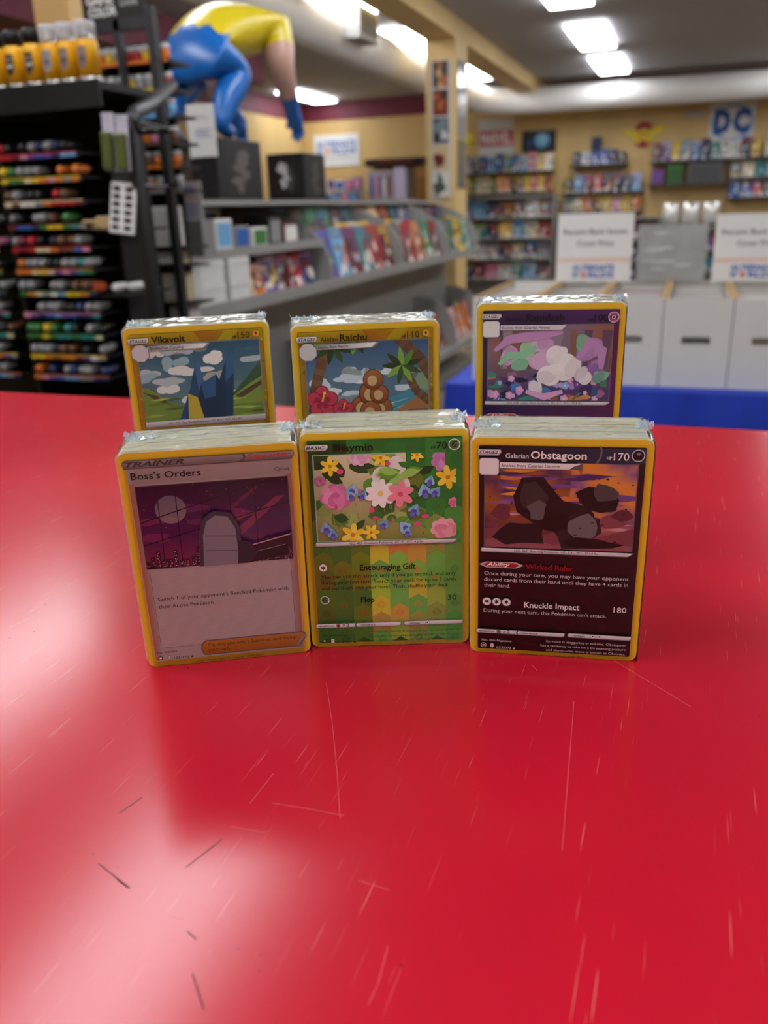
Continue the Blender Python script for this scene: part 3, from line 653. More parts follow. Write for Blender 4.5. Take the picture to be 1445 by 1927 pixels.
# black and grey boulders stand in for the photo's creature
for x, y, a, b, c in ((24, 63, 9, 9.5, '#1f1719'), (22, 66, 5, 5, '#37302f'), (36, 60, 10, 5.5, '#241b1e'), (45, 66, 7.5, 6, '#1c1517'), (47.5, 68.5, 4.5, 3.4, '#4a4347'), (18, 52, 9, 5, '#231a1c'), (38, 53, 8.5, 7, '#2a2225'), (41, 55, 5, 4.5, '#6a6266'), (24, 61, 3.6, 3.2, '#5c5458'), (44, 48.5, 9, 2.2, '#171113'), (30, 57, 5, 4, '#191214')): p.blob(x, y, a, b, c, rd, 9, .3)
for k in range(26): p.blob(rd.uniform(6, 57), rd.uniform(47, 76), rd.uniform(.2, .7), rd.uniform(.15, .4), '#241518', rd, 6)
p.clip = None
lay(p, 'artwork', fr)['label'] = 'printed picture of black rocks standing in for a creature under a sunset sky'
p = Print(1.1)
p.add([(10.4, 77.0), (34.6, 77.0), (36.2, 78.2), (38.6, 79.0), (38.6, 79.2), (10.4, 79.2)], '#e4e2e4'); p.text('Evolves from Galarian Linoone', 11, 77.5, 20.4, 1.15, '#1c181a', .008, .2)
stagepill(p, 'STAGE2', 2.4, 10.9, 81.6, 84.0); badge(p, 2.9, 74.2, 10.2, 80.8)
p.text('Galarian', 12.3, 80.8, 8.1, 1.75, '#eceaea', .006); p.text('Obstagoon', 21.1, 80.8, 19.3, 2.75, '#f2f0f0', .018); p.text('HP', 47.2, 81.0, 1.7, 1.0, '#eceaea', .015); p.text('170', 49.5, 80.7, 5.2, 2.75, '#eceaea', .002)
energy(p, 57.7, 82.6, 2.25, '#c9ccd2', '#2c2f38', 'dark'); nobar(p, 'NO. 862  Blocking Pokémon  HT: 5\'3"  WT: 101.4 lbs.', 16.2, 46.7)
def ability(name, x1, c='#8c1f1f'):
    p.add([(3.2, 38.8), (6, 37.6), (17, 37.6), (19.8, 38.8), (17, 40.0), (6, 40.0)], '#b9aeb0'); p.add([(4.6, 38.8), (6.6, 37.9), (16.6, 37.9), (18.2, 38.8), (16.6, 39.7), (6.6, 39.7)], grad('#7c0f12', '#c8262a', 37.8, 39.8))
    p.text('Ability', 6.1, 38.25, 8.6, 1.35, '#f4eeee', .02, .25); p.text(name, 20.5, 37.5, x1-20.5, 2.1, c, .02)
ability('Wicked Ruler', 37.8)
p.text('Once during your turn, you may have your opponent', 5.2, 34.4, 52.6, 1.5, '#d9d2d4'); p.text('discard cards from their hand until they have 4 cards in', 5.2, 31.9, 52.6, 1.5, '#d9d2d4'); p.text('their hand.', 5.2, 29.4, 9.7, 1.5, '#d9d2d4')
for k in range(3): energy(p, 6.3+3.7*k, 23.2, 1.75, '#8d898b', '#e8e4e4', 'star')
p.text('Knuckle Impact', 20.4, 21.3, 20.5, 2.3, '#ece6e6', .016); p.text('180', 53.3, 21.1, 4.6, 2.2, '#ece6e6'); p.text("During your next turn, this Pokémon can't attack.", 5.1, 18.6, 45.8, 1.5, '#d9d2d4')
footbar(p, 'leaf', '#7d8a3c', 2)
for i, (tx, x) in enumerate((('Its voice is staggering in volume. Obstagoon', 29.2), ('has a tendency to take on a threatening posture', 27.1), ('and shout—this move is known as Obstruct.', 29.2))): p.text(tx, x, 6.8-1.95*i, 58.8-x, 1.0, '#c9c0c2')
p.text('Illus. Shin Nagasawa', 4.4, 5.9, 11.6, .85, '#d0c8ca', .005, .2); p.ell(5.2, 4.0, 1.1, None, '#cfc8ca', 18); p.ell(5.2, 4.0, .85, None, '#2a1016', 18); p.ell(5.2, 4.0, .6, .35, '#cfc8ca', 14); p.rrect(7.9, 3.1, 9.1, 4.8, .35, '#dcd6d8'); p.text('D', 8.2, 3.55, .55, .8, '#2a1016', .01)
p.text('037/073', 10.2, 2.7, 5.7, 1.0, '#d9d2d4', .004, .2); p.star(17.0, 3.1, .6, .26, 5, '#d9d2d4'); p.text('©2020 Pokémon / Nintendo / Creatures / GAME FREAK', 18.7, .5, 25.4, .75, '#3a2a10')
lay(p, 'lettering', fr)

# --- back row: each stands on another stack lying flat
def flat_stack(cx, cy, yaw, T, seed, label):
    rnd = random.Random(seed); c, s_ = math.cos(YAW), math.sin(YAW)
    t = empty('flat_card_stack', ((cx*c - cy*s_)/1000, (cx*s_ + cy*c)/1000, ZT), (0, 0, YAW + math.radians(yaw)))
    tag(t, label, 'card stack', None); b = MB(); base = rr_pts(CW, CH, 3); n = 50; z = 0; q = len(base)
    for k in range(n):
        ox, oy = rnd.uniform(-.3, .3), rnd.uniform(-.3, .3)
        vs = [((x+ox)/1000, (y+oy)/1000, z/1000) for x, y in base] + [((x+ox)/1000, (y+oy)/1000, (z + T/n*.9)/1000) for x, y in base]; z += T/n
        b.faces(vs, [tuple(range(q))[::-1], tuple(range(q, 2*q))] + [(i, (i+1) % q, q+(i+1) % q, q+i) for i in range(q)], rnd.choice(['#f3f0dc', '#efecd6', '#e2e4d4', '#eee6bf']))
    b.build('card_block', EDGE, t)['kind'] = 'stuff'
    w = MB(); vs = [(x*1.012/1000, (y-44)*1.01/1000 + .044, .0002) for x, y in base] + [(x*1.012/1000, (y-44)*1.01/1000+.044, (T-.15)/1000) for x, y in base]
    w.faces(vs, [(i, (i+1) % q, q+(i+1) % q, q+i) for i in range(q)], '#ffffff', True); w.build('plastic_wrap', FILM, t)
    return t
flat_stack(-82.0, 364, 11.1, 31.5, 31, 'wrapped card stack lying flat under the yellow grassy hills card stack')
flat_stack(-6.2, 350, 5.8, 31.5, 32, 'wrapped card stack lying flat under the yellow palm beach card stack')
flat_stack(73.0, 355, -9.5, 37, 33, 'wrapped card stack lying flat under the purple flower card stack')

def yellow_frame(p, rd):
    p.rrect(2.6, 1.8, 60.4, 85.5, .5, '#7a5a10'); p.rrect(2.8, 2, 60.2, 85.3, .4, '#d8a51e')
    p.clip = (2.8, 2, 60.2, 85.3)
    for k in range(60): y = rd.choice([rd.uniform(80, 85), rd.uniform(40, 82)]); x = rd.choice([rd.uniform(3, 60), rd.uniform(2.8, 5.5), rd.uniform(57.6, 60)]); p.add([(x, y), (x+rd.uniform(1, 5), y+rd.uniform(.5, 3)), (x+rd.uniform(3, 8), y+rd.uniform(0, 2)), (x+rd.uniform(1, 4), y-rd.uniform(.5, 3))], rd.choice(['#e8c818', '#f0dc2a', '#d9931a', '#c98418', '#f3e84a', '#dcb21c']))
    p.rect(2.8, 80.9, 60.2, 85.3, gradx('#f0d820', '#d99a1e', 8, 33)); p.add([(33, 80.9), (60.2, 80.9), (60.2, 85.3), (30, 85.3)], gradx('#d9921e', '#e6cc22', 32, 56)); p.add([(40, 80.9), (44, 85.3), (50, 85.3), (46, 80.9)], '#e9d62c')
    p.clip = None
def yellow_letters(p, stage, small, name, x_name, w_name, hp, evo, xe, no):
    pill(p, 1.7, 81.3, 10.7, 83.9, '#eceaec', .8); p.text(stage, 2.5, 82.0, 7.2, 1.2, '#1c181a', .02, .2)
    if small: p.text(small, 12.0, 81.5, 7.3, 1.75, '#2a1c08', .012)
    p.text(name, x_name, 81.4, w_name, 2.75, '#1c1408', .02); p.text('HP', 46.9, 81.6, 1.9, 1.1, '#1c1408', .03); p.text(hp, 49.2, 81.4, 5.2, 2.75, '#1c1408', -.002)
    energy(p, 57.3, 83.2, 1.75, '#8c5a12', '#e8a73a', 'bolt')
    p.add([(10.2, 78.0), (34.5, 78.0), (37.2, 80.3), (10.2, 80.3)], '#8c888e'); p.add([(10.2, 78.2), (33.6, 78.2), (35.8, 80.2), (10.2, 80.2)], gradx('#8f8d92', '#f0eef0', 14, 34)); p.text(evo, 11.0, 78.6, xe-11, 1.1, '#1c181a', .012, .2)
    badge(p, 2.7, 73.4, 10.3, 81.0, True)
    p.add([(4.9, 43.6), (58.6, 43.6), (58.8, 46.2), (4.9, 46.2)], grad('#8f8c92', '#d6d4d8', 43.6, 46.2)); p.text(no, 15, 44.4, 33, 1.0, '#2b2629', .006)
def window(p): p.rect(4.9, 45.8, 58.8, 80.8, '#b8b6ba'); p.clip = (5.3, 46.2, 58.3, 80.4)

# --- yellow card with green hills
st, fr = card_stack('card_stack', -80.6, 373.2, 11.1, -1.5, 31.7, 31.5, 14, 'wrapped card stack with a yellow card of windy green hills in front')
p = Print(.02); rd = random.Random(41); yellow_frame(p, rd); lay(p, 'frame_print', fr)['label'] = 'yellow foil frame'
p = Print(.4); window(p); p.rect(5, 46, 59, 81, grad('#9cc4cf', '#3f7fae', 52, 78))
for k in range(22): p.cloud(rd.uniform(5, 58), rd.uniform(55, 80), rd.uniform(8, 16), rd.uniform(2.5, 6), rd.choice(['#d9dedd', '#c4cfd2', '#aebfc4', '#e9ebe6', '#8fb0bc']), rd)
p.add([(30, 52), (44, 56), (52, 64), (58.4, 71), (58.4, 44), (30, 44)], '#3d5a3a'); p.add([(28, 50), (44, 55), (53, 61), (58.4, 64), (58.4, 44), (28, 44)], '#7f9a44')
p.add([(5, 44), (5, 62), (9, 61), (16, 55), (26, 51), (40, 50), (58, 52), (58, 44)], '#6d8a3c'); p.add([(5, 60), (11, 58), (18, 53), (12, 55)], '#4c4330'); p.add([(40, 52), (50, 58), (58, 62), (58, 60), (48, 54)], '#55462f')
for k in range(24): x, y = rd.uniform(6, 57), rd.uniform(46, 56); p.add([(x-5, y), (x, y+.8), (x+6, y+.5), (x, y-.4)], rd.choice(['#8fae4a', '#5c7a34', '#a5bd5a', '#47602e']))
# dark blue rock spires in the middle of the hills
for pts, c in (([(20, 46), (26, 60), (29, 70), (31, 72), (33, 60), (34, 46)], '#24486e'), ([(29, 70), (31, 72), (33, 60), (30, 56)], '#3d6a98'), ([(34, 46), (37, 58), (43, 72), (47, 78), (46, 66), (44, 46)], '#1f3c5c'), ([(43, 72), (47, 78), (46, 66), (42, 62)], '#355f8c'), ([(26, 46), (31, 62), (38, 66), (42, 58), (40, 46)], '#1a3350'), ([(31, 62), (38, 66), (37, 56), (32, 55)], '#2f5a86'), ([(24, 46), (25, 58), (29, 56), (31, 46)], '#b9a83a')): p.add(pts, c)
lay(p, 'artwork', fr)['label'] = 'printed picture of green hills and blue rocks'
p = Print(1.0); yellow_letters(p, 'STAGE2', None, 'Vikavolt', 11.7, 14.6, '150', 'Evolves from Charjabug', 25.3, 'NO. 738  Stag Beetle Pokémon  HT: 4\'11"  WT: 99.2 lbs.'); lay(p, 'lettering', fr)

# --- yellow beach card
st, fr = card_stack('card_stack', -5.5, 358.7, 5.8, -.8, 31.7, 31, 15, 'wrapped card stack with a yellow palm beach and red flower card in front')
p = Print(.02); rd = random.Random(52); yellow_frame(p, rd); lay(p, 'frame_print', fr)['label'] = 'yellow foil frame'
p = Print(.4); window(p); p.rect(5, 46, 59, 81, grad('#a9cbe4', '#4a8ac8', 56, 76))
for k in range(12): p.cloud(rd.uniform(8, 56), rd.uniform(56, 68), rd.uniform(8, 14), rd.uniform(2, 5), rd.choice(['#eef2f4', '#dfe8ee', '#c9dcea']), rd)
p.add([(5, 44), (5, 52), (30, 53), (46, 57), (58.4, 64), (58.4, 44)], '#4a93a6')
for k in range(16): x = rd.uniform(28, 56); y = 47 + (x-20)*.28 + rd.uniform(-4, 2); p.add([(x-4, y-1), (x, y+.5), (x+4, y+1.2), (x, y-.3)], rd.choice(['#7fbcc4', '#2f7488', '#c9e2e2']))
p.add([(50, 60), (54, 66), (58.4, 68), (58.4, 58)], '#7fa07a'); p.add([(36, 44), (44, 50), (52, 55), (58.4, 58), (58.4, 44)], '#a5744e'); p.add([(44, 46), (50, 50), (58, 50), (58, 46)], '#7a5238')
def palm(pts, w, c1, c2):
    for k in range(len(pts)-1):
        (xa, ya), (xb, yb) = pts[k], pts[k+1]; n = 5
        for q in range(n): p.line(xa+(xb-xa)*q/n, ya+(yb-ya)*q/n, xa+(xb-xa)*(q+1.15)/n, ya+(yb-ya)*(q+1.15)/n, w, c1 if q % 2 else c2)
palm([(7, 44), (8.5, 60), (12, 72), (16, 82)], 4.6, '#7a5a42', '#6b4c38'); palm([(60, 64), (54, 73), (45, 82)], 5, '#6f5340', '#5e4433'); palm([(59, 53), (53, 58), (49, 66)], 3.6, '#7a5a44', '#664a38')
for cx_, cy_, r_ in ((47, 70, 9), (17, 80, 9), (27, 82, 7)):
    for k in range(9): a = 6.28*k/9 + .3; p.leaf(cx_+r_*.5*math.cos(a), cy_+r_*.42*math.sin(a) - .6, r_*1.05, 1.3, a, rd.choice(['#5d8a3a', '#35562e', '#7fae48', '#28401f']))
# a brown coconut heap on the sand where the photo's drawing has a creature
for x, y, r in ((29, 52, 5), (37, 51, 5), (33, 58, 5.2), (32.5, 50, 4.5), (36.5, 57.5, 4), (34, 64, 4.2)): p.ell(x, y, r+.3, None, '#3a2012', 22); p.ell(x, y, r, None, grad('#7a4422', '#a8683a', y-r, y+r), 22); p.ell(x-r*.1, y-r*.1, r*.5, r*.55, mixc('#a8683a', '#e6d6a0', .55), 16)
def hib(x, y, r):
    for k in range(5): a = 1.57 + 6.28*k/5; p.ell(x+.55*r*math.cos(a), y+.55*r*math.sin(a), .5*r, .48*r, '#7c1826', 16, a); p.ell(x+.55*r*math.cos(a), y+.55*r*math.sin(a), .45*r, .43*r, '#c8405a', 16, a); p.ell(x+.3*r*math.cos(a), y+.3*r*math.sin(a), .25*r, .2*r, '#a82844', 12, a)
    p.line(x, y, x+.15*r, y+.5*r, .12*r, '#e6c04a'); p.ell(x+.17*r, y+.55*r, .1*r, None, '#f0d25a', 8)
for k in range(6): p.leaf(9+k*2, 48.5+rd.uniform(-1, 1), 6, 1.6, rd.uniform(-.6, .6), '#3d6b30')
hib(11.5, 55.5, 6.8); hib(20.5, 51.5, 4.6)
lay(p, 'artwork', fr)['label'] = 'printed picture of a palm beach with red hibiscus'
p = Print(1.6); yellow_letters(p, 'STAGE1', 'Alolan', 'Raichu', 20.3, 11.6, '110', 'Evolves from Pikachu', 23.8, 'NO. 026  Mouse Pokémon  HT: 2\'4"  WT: 46.3 lbs.'); lay(p, 'lettering', fr)

# --- purple flower card
st, fr = card_stack('card_stack', 74.5, 363.6, -9.5, -1, 37, 31.5, 16, 'wrapped card stack with a purple card of pastel flowers in front')
p = Print(.02); rd = random.Random(63)
p.rrect(2.8, 1.8, 60.6, 85.4, .6, gradx('#3f1f78', '#7c1f74', 20, 60)); p.rect(2.9, 79.4, 60.5, 85, gradx('#3a1f70', '#6a3a96', 15, 58)); lay(p, 'frame_print', fr)
p = Print(.15); artwin(p, '#a99fb8'); p.clip = (5.2, 45.9, 58.0, 79.0)
def psky(x, y): return mixc('#7a5aa8', mixc('#b89ac0', '#c98a70', max(0, math.sin(x*.15 - .5))), min(1, max(0, (y-50)/16)))
for i in range(12):
    for j in range(8):
        x, y = 5.2 + i*4.4, 45.9 + j*33.1/8; yy = min(y+33.1/8, 76.7 if x < 35 else 79)
        if x < 10.4: yy = min(yy, 73.7)
        if yy > y: p.rect(x, y, x+4.4, yy, psky)
p.clip = (10.6, 45.9, 58, 76.7)
for k in range(14): x = rd.uniform(8, 58); p.add([(x, 60), (x+rd.uniform(-3, 3), 77), (x+rd.uniform(2, 6), 77), (x+2, 60)], rd.choice(['#c9b6d4', '#b88a7c', '#8f6a9a', '#d8c0d0', '#9a6a6c']))
p.clip = (5.2, 45.9, 58, 76.7)
for k in range(60): p.blob(rd.uniform(5, 58), rd.uniform(45, 58), rd.uniform(1.2, 3.6), rd.uniform(.9, 2.4), rd.choice(['#5a3f92', '#7f63b8', '#4a7ac0', '#b884c8', '#3f8a78', '#8a4fa0', '#d09ad0', '#c98a5a', '#2f2a62', '#6ab48c']), rd)
for k in range(22): p.flower(rd.uniform(6, 57), rd.uniform(46, 57), rd.uniform(.9, 1.9), 5, rd.choice(['#8fb4e8', '#c79ae0', '#7a5ac0', '#e0a8d8']), '#f0e6c0')
# billowing pink, mint and white blossom masses fill the middle
def swoosh(pts, w, c):
    n = len(pts); up = []; dn = []
    for k, (x, y) in enumerate(pts):
        t = w*math.sin(math.pi*(k+.6)/(n+.2)); (xa, ya), (xb, yb) = pts[max(0, k-1)], pts[min(n-1, k+1)]; d = math.hypot(xb-xa, yb-ya) or 1
        up.append((x-(yb-ya)/d*t, y+(xb-xa)/d*t)); dn.append((x+(yb-ya)/d*t, y-(xb-xa)/d*t))
    p.add(up + dn[::-1], c)
for x, y, r, c in ((15, 66, 6, '#c79ac6'), (19, 63, 5.5, '#7fc09a'), (23, 69, 6, '#a8d0a0'), (29, 72, 6, '#c79ac6'), (28, 64, 6.5, '#dcb4d6'), (49, 68, 6.5, '#b487bc'), (47, 71, 5, '#7fb894'), (52, 61, 5, '#8a5fa8'), (54, 57, 4, '#5fa486'), (35, 66, 6.5, '#ece8ea'), (40, 61, 7.5, '#e9e6e4'), (32, 58, 6.5, '#efecec'), (46, 57, 4.5, '#dcd6de'), (27, 52, 4.5, '#e6e2e4')):
    for q in range(5): p.ell(x+rd.uniform(-.35, .35)*r, y+rd.uniform(-.3, .3)*r, r*rd.uniform(.45, .75), r*rd.uniform(.35, .6), mixc(c, '#ffffff' if q % 2 else '#8a70a8', rd.random()*.22), 16, rd.uniform(0, 3))
for pts, w, c in (([(8, 68), (14, 73), (22, 74), (30, 75), (37, 76)], 2.2, '#c290c4'), ([(10, 62), (14, 66), (20, 66), (26, 70)], 1.8, '#8fcaa4'), ([(44, 64), (49, 72), (54, 68), (54, 60)], 2.4, '#bb8cc2'), ([(22, 50), (30, 47.5), (38, 50)], 1.6, '#d9a6d2')): swoosh(pts, w, c)
lay(p, 'artwork', fr)['label'] = 'printed picture of pastel blossoms in a purple meadow'
p = Print(1.3)
p.add([(10.4, 77.0), (36.6, 77.0), (38.6, 79.2), (10.4, 79.2)], '#d4cfd8'); p.text('Evolves from Galarian Ponyta', 11, 77.5, 20.4, 1.15, '#1c181a', .012, .2)
stagepill(p, 'STAGE1', 2.2, 10.9, 81.7, 84.1); badge(p, 2.7, 73.9, 10.2, 81.2)
p.text('Galarian', 12.2, 80.9, 8.3, 1.7, '#150c26', .012); p.text('Rapidash', 21.2, 80.9, 16.3, 2.75, '#150c26', .02); p.text('HP', 47.6, 80.6, 1.9, 1.0, '#150c26', .02); p.text('100', 50.1, 80.6, 5.6, 2.75, '#150c26')
energy(p, 58.0, 82.2, 2.3, '#d9cfe0', '#b34a86', 'eye'); nobar(p, 'NO. 078  Unique Horn Pokémon  HT: 5\'7"  WT: 176.4 lbs.', 14, 46.7); ability('Pastel Veil', 32.8, '#8c2640')
lay(p, 'lettering', fr)

# ------------------------------------------------------------------ covers, books, boxes
PAL = {'red': '#b3262e', 'orange': '#d9762a', 'yellow': '#e2bd2c', 'green': '#3f7a3c', 'teal': '#2f8a86', 'blue': '#2d5fae', 'sky blue': '#6fa6d2', 'navy': '#232f5c', 'purple': '#6a4a92', 'pink': '#d58aa6',
       'white': '#e4e2dc', 'grey': '#8d8d8c', 'black': '#222224', 'brown': '#6b4a34', 'cream': '#dccfa8', 'maroon': '#6d2230'}
PN = list(PAL); COVERS = {}
def cover_mesh(w, h, t, a, b, c, seed):
    """a thin book: front cover at -y with flat printed blocks, pale page edges, spine on the left"""
    k = (w, h, t, a, b, c, seed)
    if k in COVERS: return COVERS[k]
    rnd = random.Random(seed); m = MB()
    m.box((-w/2, 0, 0), (w/2, t, h), '#d8d2c4'); e = .0004
    def fl(pts, col, lv): m.poly([((x-.5)*w, -e*lv, y*h) for x, y in pts], col)
    fl([(0, 0), (1, 0), (1, 1), (0, 1)], PAL[a], 1); m.poly([(-w/2-e, 0, 0), (-w/2-e, 0, h), (-w/2-e, t, h), (-w/2-e, t, 0)], PAL[a])
    fl([(.06, .80), (.94, .80), (.94, .95), (.06, .95)], PAL[b], 2); fl([(.12, .84), (.88, .84), (.88, .91), (.12, .91)], PAL[a], 3)
    for q in range(9):
        cx, cy, rx, ry = rnd.uniform(.1, .9), rnd.uniform(.08, .74), rnd.uniform(.08, .28), rnd.uniform(.06, .2)
        col = mixc(PAL[rnd.choice([b, c, c, a, 'black', 'white', rnd.choice(PN)])], '#ffffff' if rnd.random() < .4 else '#101014', rnd.uniform(.05, .5))
        fl(clip_rect([(cx + rx*rnd.uniform(.6, 1.1)*math.cos(6.28*z/8), cy + ry*rnd.uniform(.6, 1.1)*math.sin(6.28*z/8)) for z in range(8)], .02, .02, .98, .79), col, 2+q*.2)
    fl([(.06, .04), (.28, .04), (.28, .14), (.06, .14)], '#e8e6e0', 4)
    COVERS[k] = m.mesh('cover'); return COVERS[k]
COUNT = {}
def book(name, w, h, t, loc, rot, where, cat, group, rnd, kinds=None):
    a, b, c = rnd.sample(kinds or PN, 3)
    loc = (loc[0], loc[1], loc[2] + t*math.sin(abs(rot[0])) - .0005)
    o = put(name, cover_mesh(w, h, t, a, b, c, rnd.randrange(6)), PAPER, None, loc, rot)
    tag(o, f'{a} and {b} {cat.split()[0]}, {where}', cat, group); return o
def boxthing(name, w, d, h, loc, rotz, a, b, label, cat, group=None, lid=False, m_=None):
    t = empty(name, loc, (0, 0, rotz)); m = MB(); m.bevbox((-w/2, 0, 0), (w/2, d, h), .003, PAL[a] if a in PAL else a)
    m.build('carton', m_ or PAPER, t); f = MB()
    f.poly([(-w*.42, -.0006, h*.12), (w*.42, -.0006, h*.12), (w*.42, -.0006, h*.88), (-w*.42, -.0006, h*.88)], PAL[b] if b in PAL else b); f.build('front_panel', PAPER, t)
    return tag(t, label, cat, group)

# ------------------------------------------------------------------ grey magazine gondola
gmetal = mat('grey_shelf_metal', '#9a9994', .5, metal=.1, noise=.05, scale=6); gdark = gmetal
GX = -1.68; GY0, GY1 = 2.55, 7.1; BAYS = [3.95, 5.10, 6.18, 7.08]
g = empty('magazine_gondola', (-2.1, 4.8, 0)); tag(g, 'long grey steel shop gondola with curved dividers and sloped magazine racks', 'display rack')
ginv = Vector((2.1, -4.8, 0))
def gpart(name, a, b, m_=gmetal): return MB().box(Vector(a)+ginv, Vector(b)+ginv).build(name, m_, g)
gpart('back_panel', (-2.30, GY0, .05), (-2.27, GY1, 1.33), gmetal); gpart('base_plinth', (-2.30, GY0, 0), (-1.70, GY1, .10), gdark)
gpart('top_shelf', (-2.42, 4.40, 1.325), (-1.98, GY1, 1.345)); gpart('top_shelf', (-2.42, GY0, 1.325), (-1.77, 4.40, 1.345)); gpart('front_ledge', (-1.98, GY0, .935), (GX, GY1, .955)); gpart('ledge_lip', (GX, GY0, .925), (GX+.015, GY1, .975))
gpart('lower_panel', (-1.99, GY0, .10), (-1.96, GY1, .935), gdark); gpart('lower_ledge', (-1.96, GY0, .27), (-1.62, GY1, .29)); gpart('lower_lip', (-1.62, GY0, .26), (-1.605, GY1, .315))
gpart('flat_shelf', (-2.27, GY0, 1.135), (-1.72, 3.93, 1.153)); gpart('shelf_lip', (-1.72, GY0, 1.13), (-1.708, 3.93, 1.165))
def divider(y, z0, z1, xb, xf):
    pts = [(xf, z0), (xf, z0+.06)]
    for k in range(9):
        t = math.pi/2*k/8; pts.append((xb + (xf-xb)*(.15+.85*math.cos(t))*1.0 if k else xf, z0+.06 + (z1-z0-.06)*math.sin(t)))
    pts += [(xb, z1), (xb, z0)]
    m = MB(); q = len(pts); vs = [(x, y, z) for x, z in pts] + [(x, y+.012, z) for x, z in pts]
    vs = [Vector(v)+ginv for v in vs]; m.faces(vs, [tuple(range(q)), tuple(range(q, 2*q))[::-1]] + [(i, q+i, q+(i+1) % q, (i+1) % q) for i in range(q)])
    m.build('curved_divider', gmetal, g)
for y in BAYS: divider(y, .955, 1.325, -2.27, GX); divider(y, .29, .66, -1.96, -1.625)
for k in range(3):
    y0, y1 = BAYS[k]+.015, BAYS[k+1]-.003
    for x, z in ((-1.80, 1.02), (-1.92, 1.11), (-2.03, 1.19)): gpart('rack_step', (x-.1, y0, .956), (x, y1, z-.05), gdark)
rnd = random.Random(77); bayname = ['bay by the white cartons', 'middle bay', 'bay by the column']
tiern = ['front tier', 'middle tier', 'top tier']
for k in range(3):
    y0, y1 = BAYS[k]+.03, BAYS[k+1]-.02; n = int((y1-y0)/.178)
    for ti, (xx, zz) in enumerate(((-1.725, .957), (-1.838, .972), (-1.953, 1.062))):
        for j in range(n):
            yy = y0 + (j+.5)*(y1-y0)/n
            book('comic_book', .168, .258, .006, (xx, yy, zz), (math.radians(-14), 0, math.pi/2), f'{ORD[j+1]} along the {tiern[ti]}, {bayname[k]}', 'comic book', 'comics on the sloped magazine rack', rnd)
    if k:
        for j in range(n):
            yy = y0 + (j+.5)*(y1-y0)/n
            book('comic_book', .168, .258, .006, (-1.70, yy, .292), (math.radians(-16), 0, math.pi/2), f'{ORD[j+1]} along the low ledge, {bayname[k]}', 'comic book', 'comics on the low ledge', rnd)
            if j % 2: book('comic_book', .168, .258, .006, (-1.80, yy+.04, .292), (math.radians(-12), 0, math.pi/2), f'{ORD[j+1]} along the back of the low ledge, {bayname[k]}', 'comic book', 'comics on the low ledge', rnd)
for j in range(3):
    book('comic_book', .168, .258, .006, (-1.70, 4.35+j*.22, .292), (math.radians(-16), 0, math.pi/2), f'{ORD[j+1]} along the low ledge, bay by the white cartons', 'comic book', 'comics on the low ledge', rnd)

# white cartons and books on the near end of the gondola
carton = mat('white_carton', '#dedcd8', .7, noise=.04, scale=20); tapem = mat('box_seam', '#a9a7a2', .7)
def white_box(x, y0, y1, z0, z1, label):
    t = empty('white_carton', (x, (y0+y1)/2, z0)); w = (y1-y0)/2
    MB().bevbox((-.30, -w+.002, 0), (-.002, w-.002, (z1-z0)*.9), .002).build('carton', carton, t); MB().bevbox((-.302, -w, (z1-z0)*.7), (0, w, z1-z0), .002).build('lid', carton, t)
    tag(t, label, 'box', 'plain white storage cartons')
cz = [(.9555, 1.0415), (1.042, 1.128)]
for i, (y0, y1) in enumerate(((2.57, 2.74), (2.745, 2.935), (2.97, 3.14))):
    for j, (z0, z1) in enumerate(cz): white_box(-1.70, y0, y1, z0, z1, f'plain white carton, {["lower", "upper"][j]} of the {["first", "second", "third"][i]} stack from the paint display')
for i, (y, a, b) in enumerate(((3.19, 'cream', 'orange'), (3.285, 'orange', 'white'), (3.40, 'purple', 'cream'), (3.535, 'maroon', 'pink'), (3.67, 'red', 'maroon'), (3.80, 'navy', 'pink'))):
    o = put('manga_volume', cover_mesh(.115 if i > 1 else .09, .17 if i > 1 else .13, .03, a, b, PN[i], i), PAPER, None, (-1.745, y, .955 + .03*math.sin(math.radians(10))), (math.radians(-10), 0, math.pi/2 - .25))
    tag(o, f'{a} paperback with {b} block propped on the grey ledge beside the white cartons', 'book', 'paperbacks beside the white cartons')
# flat shelf above: small boxes and picture stands
for i, (y, w, h, a, b, lb) in enumerate(((2.70, .17, .15, 'navy', 'blue', 'dark blue boxed figure standing on the grey shelf by the uprights'), (2.90, .15, .15, 'black', 'navy', 'black boxed figure with dark blue window on the grey shelf'),
        (3.10, .13, .12, 'white', 'sky blue', 'white game box with pale blue panel on the grey shelf'), (3.25, .12, .09, 'grey', 'blue', 'grey box with blue panel on the grey shelf'), (3.41, .14, .08, 'white', 'green', 'white box with green panel on the grey shelf'),
        (3.56, .12, .12, 'black', 'grey', 'small black box with grey panel on the grey shelf'), (3.72, .15, .09, 'maroon', 'white', 'maroon box with white panel on the grey shelf'))):
    boxthing('game_box', w, .12, h, (-1.78, y, 1.154), math.pi/2, a, b, lb, 'box')
def placard(name, w, h, loc, rot, label, cat, rows, back='#dcdad6', group=None):
    t = empty(name, loc, rot); m = MB(); m.box((-w/2, 0, 0), (w/2, .003, h), back); m.build('sheet', PAPER, t); q = MB()
    for (x0, y0, x1, y1, c) in rows: q.poly([((x0-.5)*w, -.0006, y0*h), ((x1-.5)*w, -.0006, y0*h), ((x1-.5)*w, -.0006, y1*h), ((x0-.5)*w, -.0006, y1*h)], c)
    if rows: q.build('printed_lines', PAPER, t)['kind'] = 'stuff'
    return tag(t, label, cat, group)
def lines(x0, x1, y0, y1, n, c): return [(x0, y0 + (y1-y0)*k/n, x1 - (.12 if k % 2 else 0), y0 + (y1-y0)*(k+.5)/n, c) for k in range(n)]
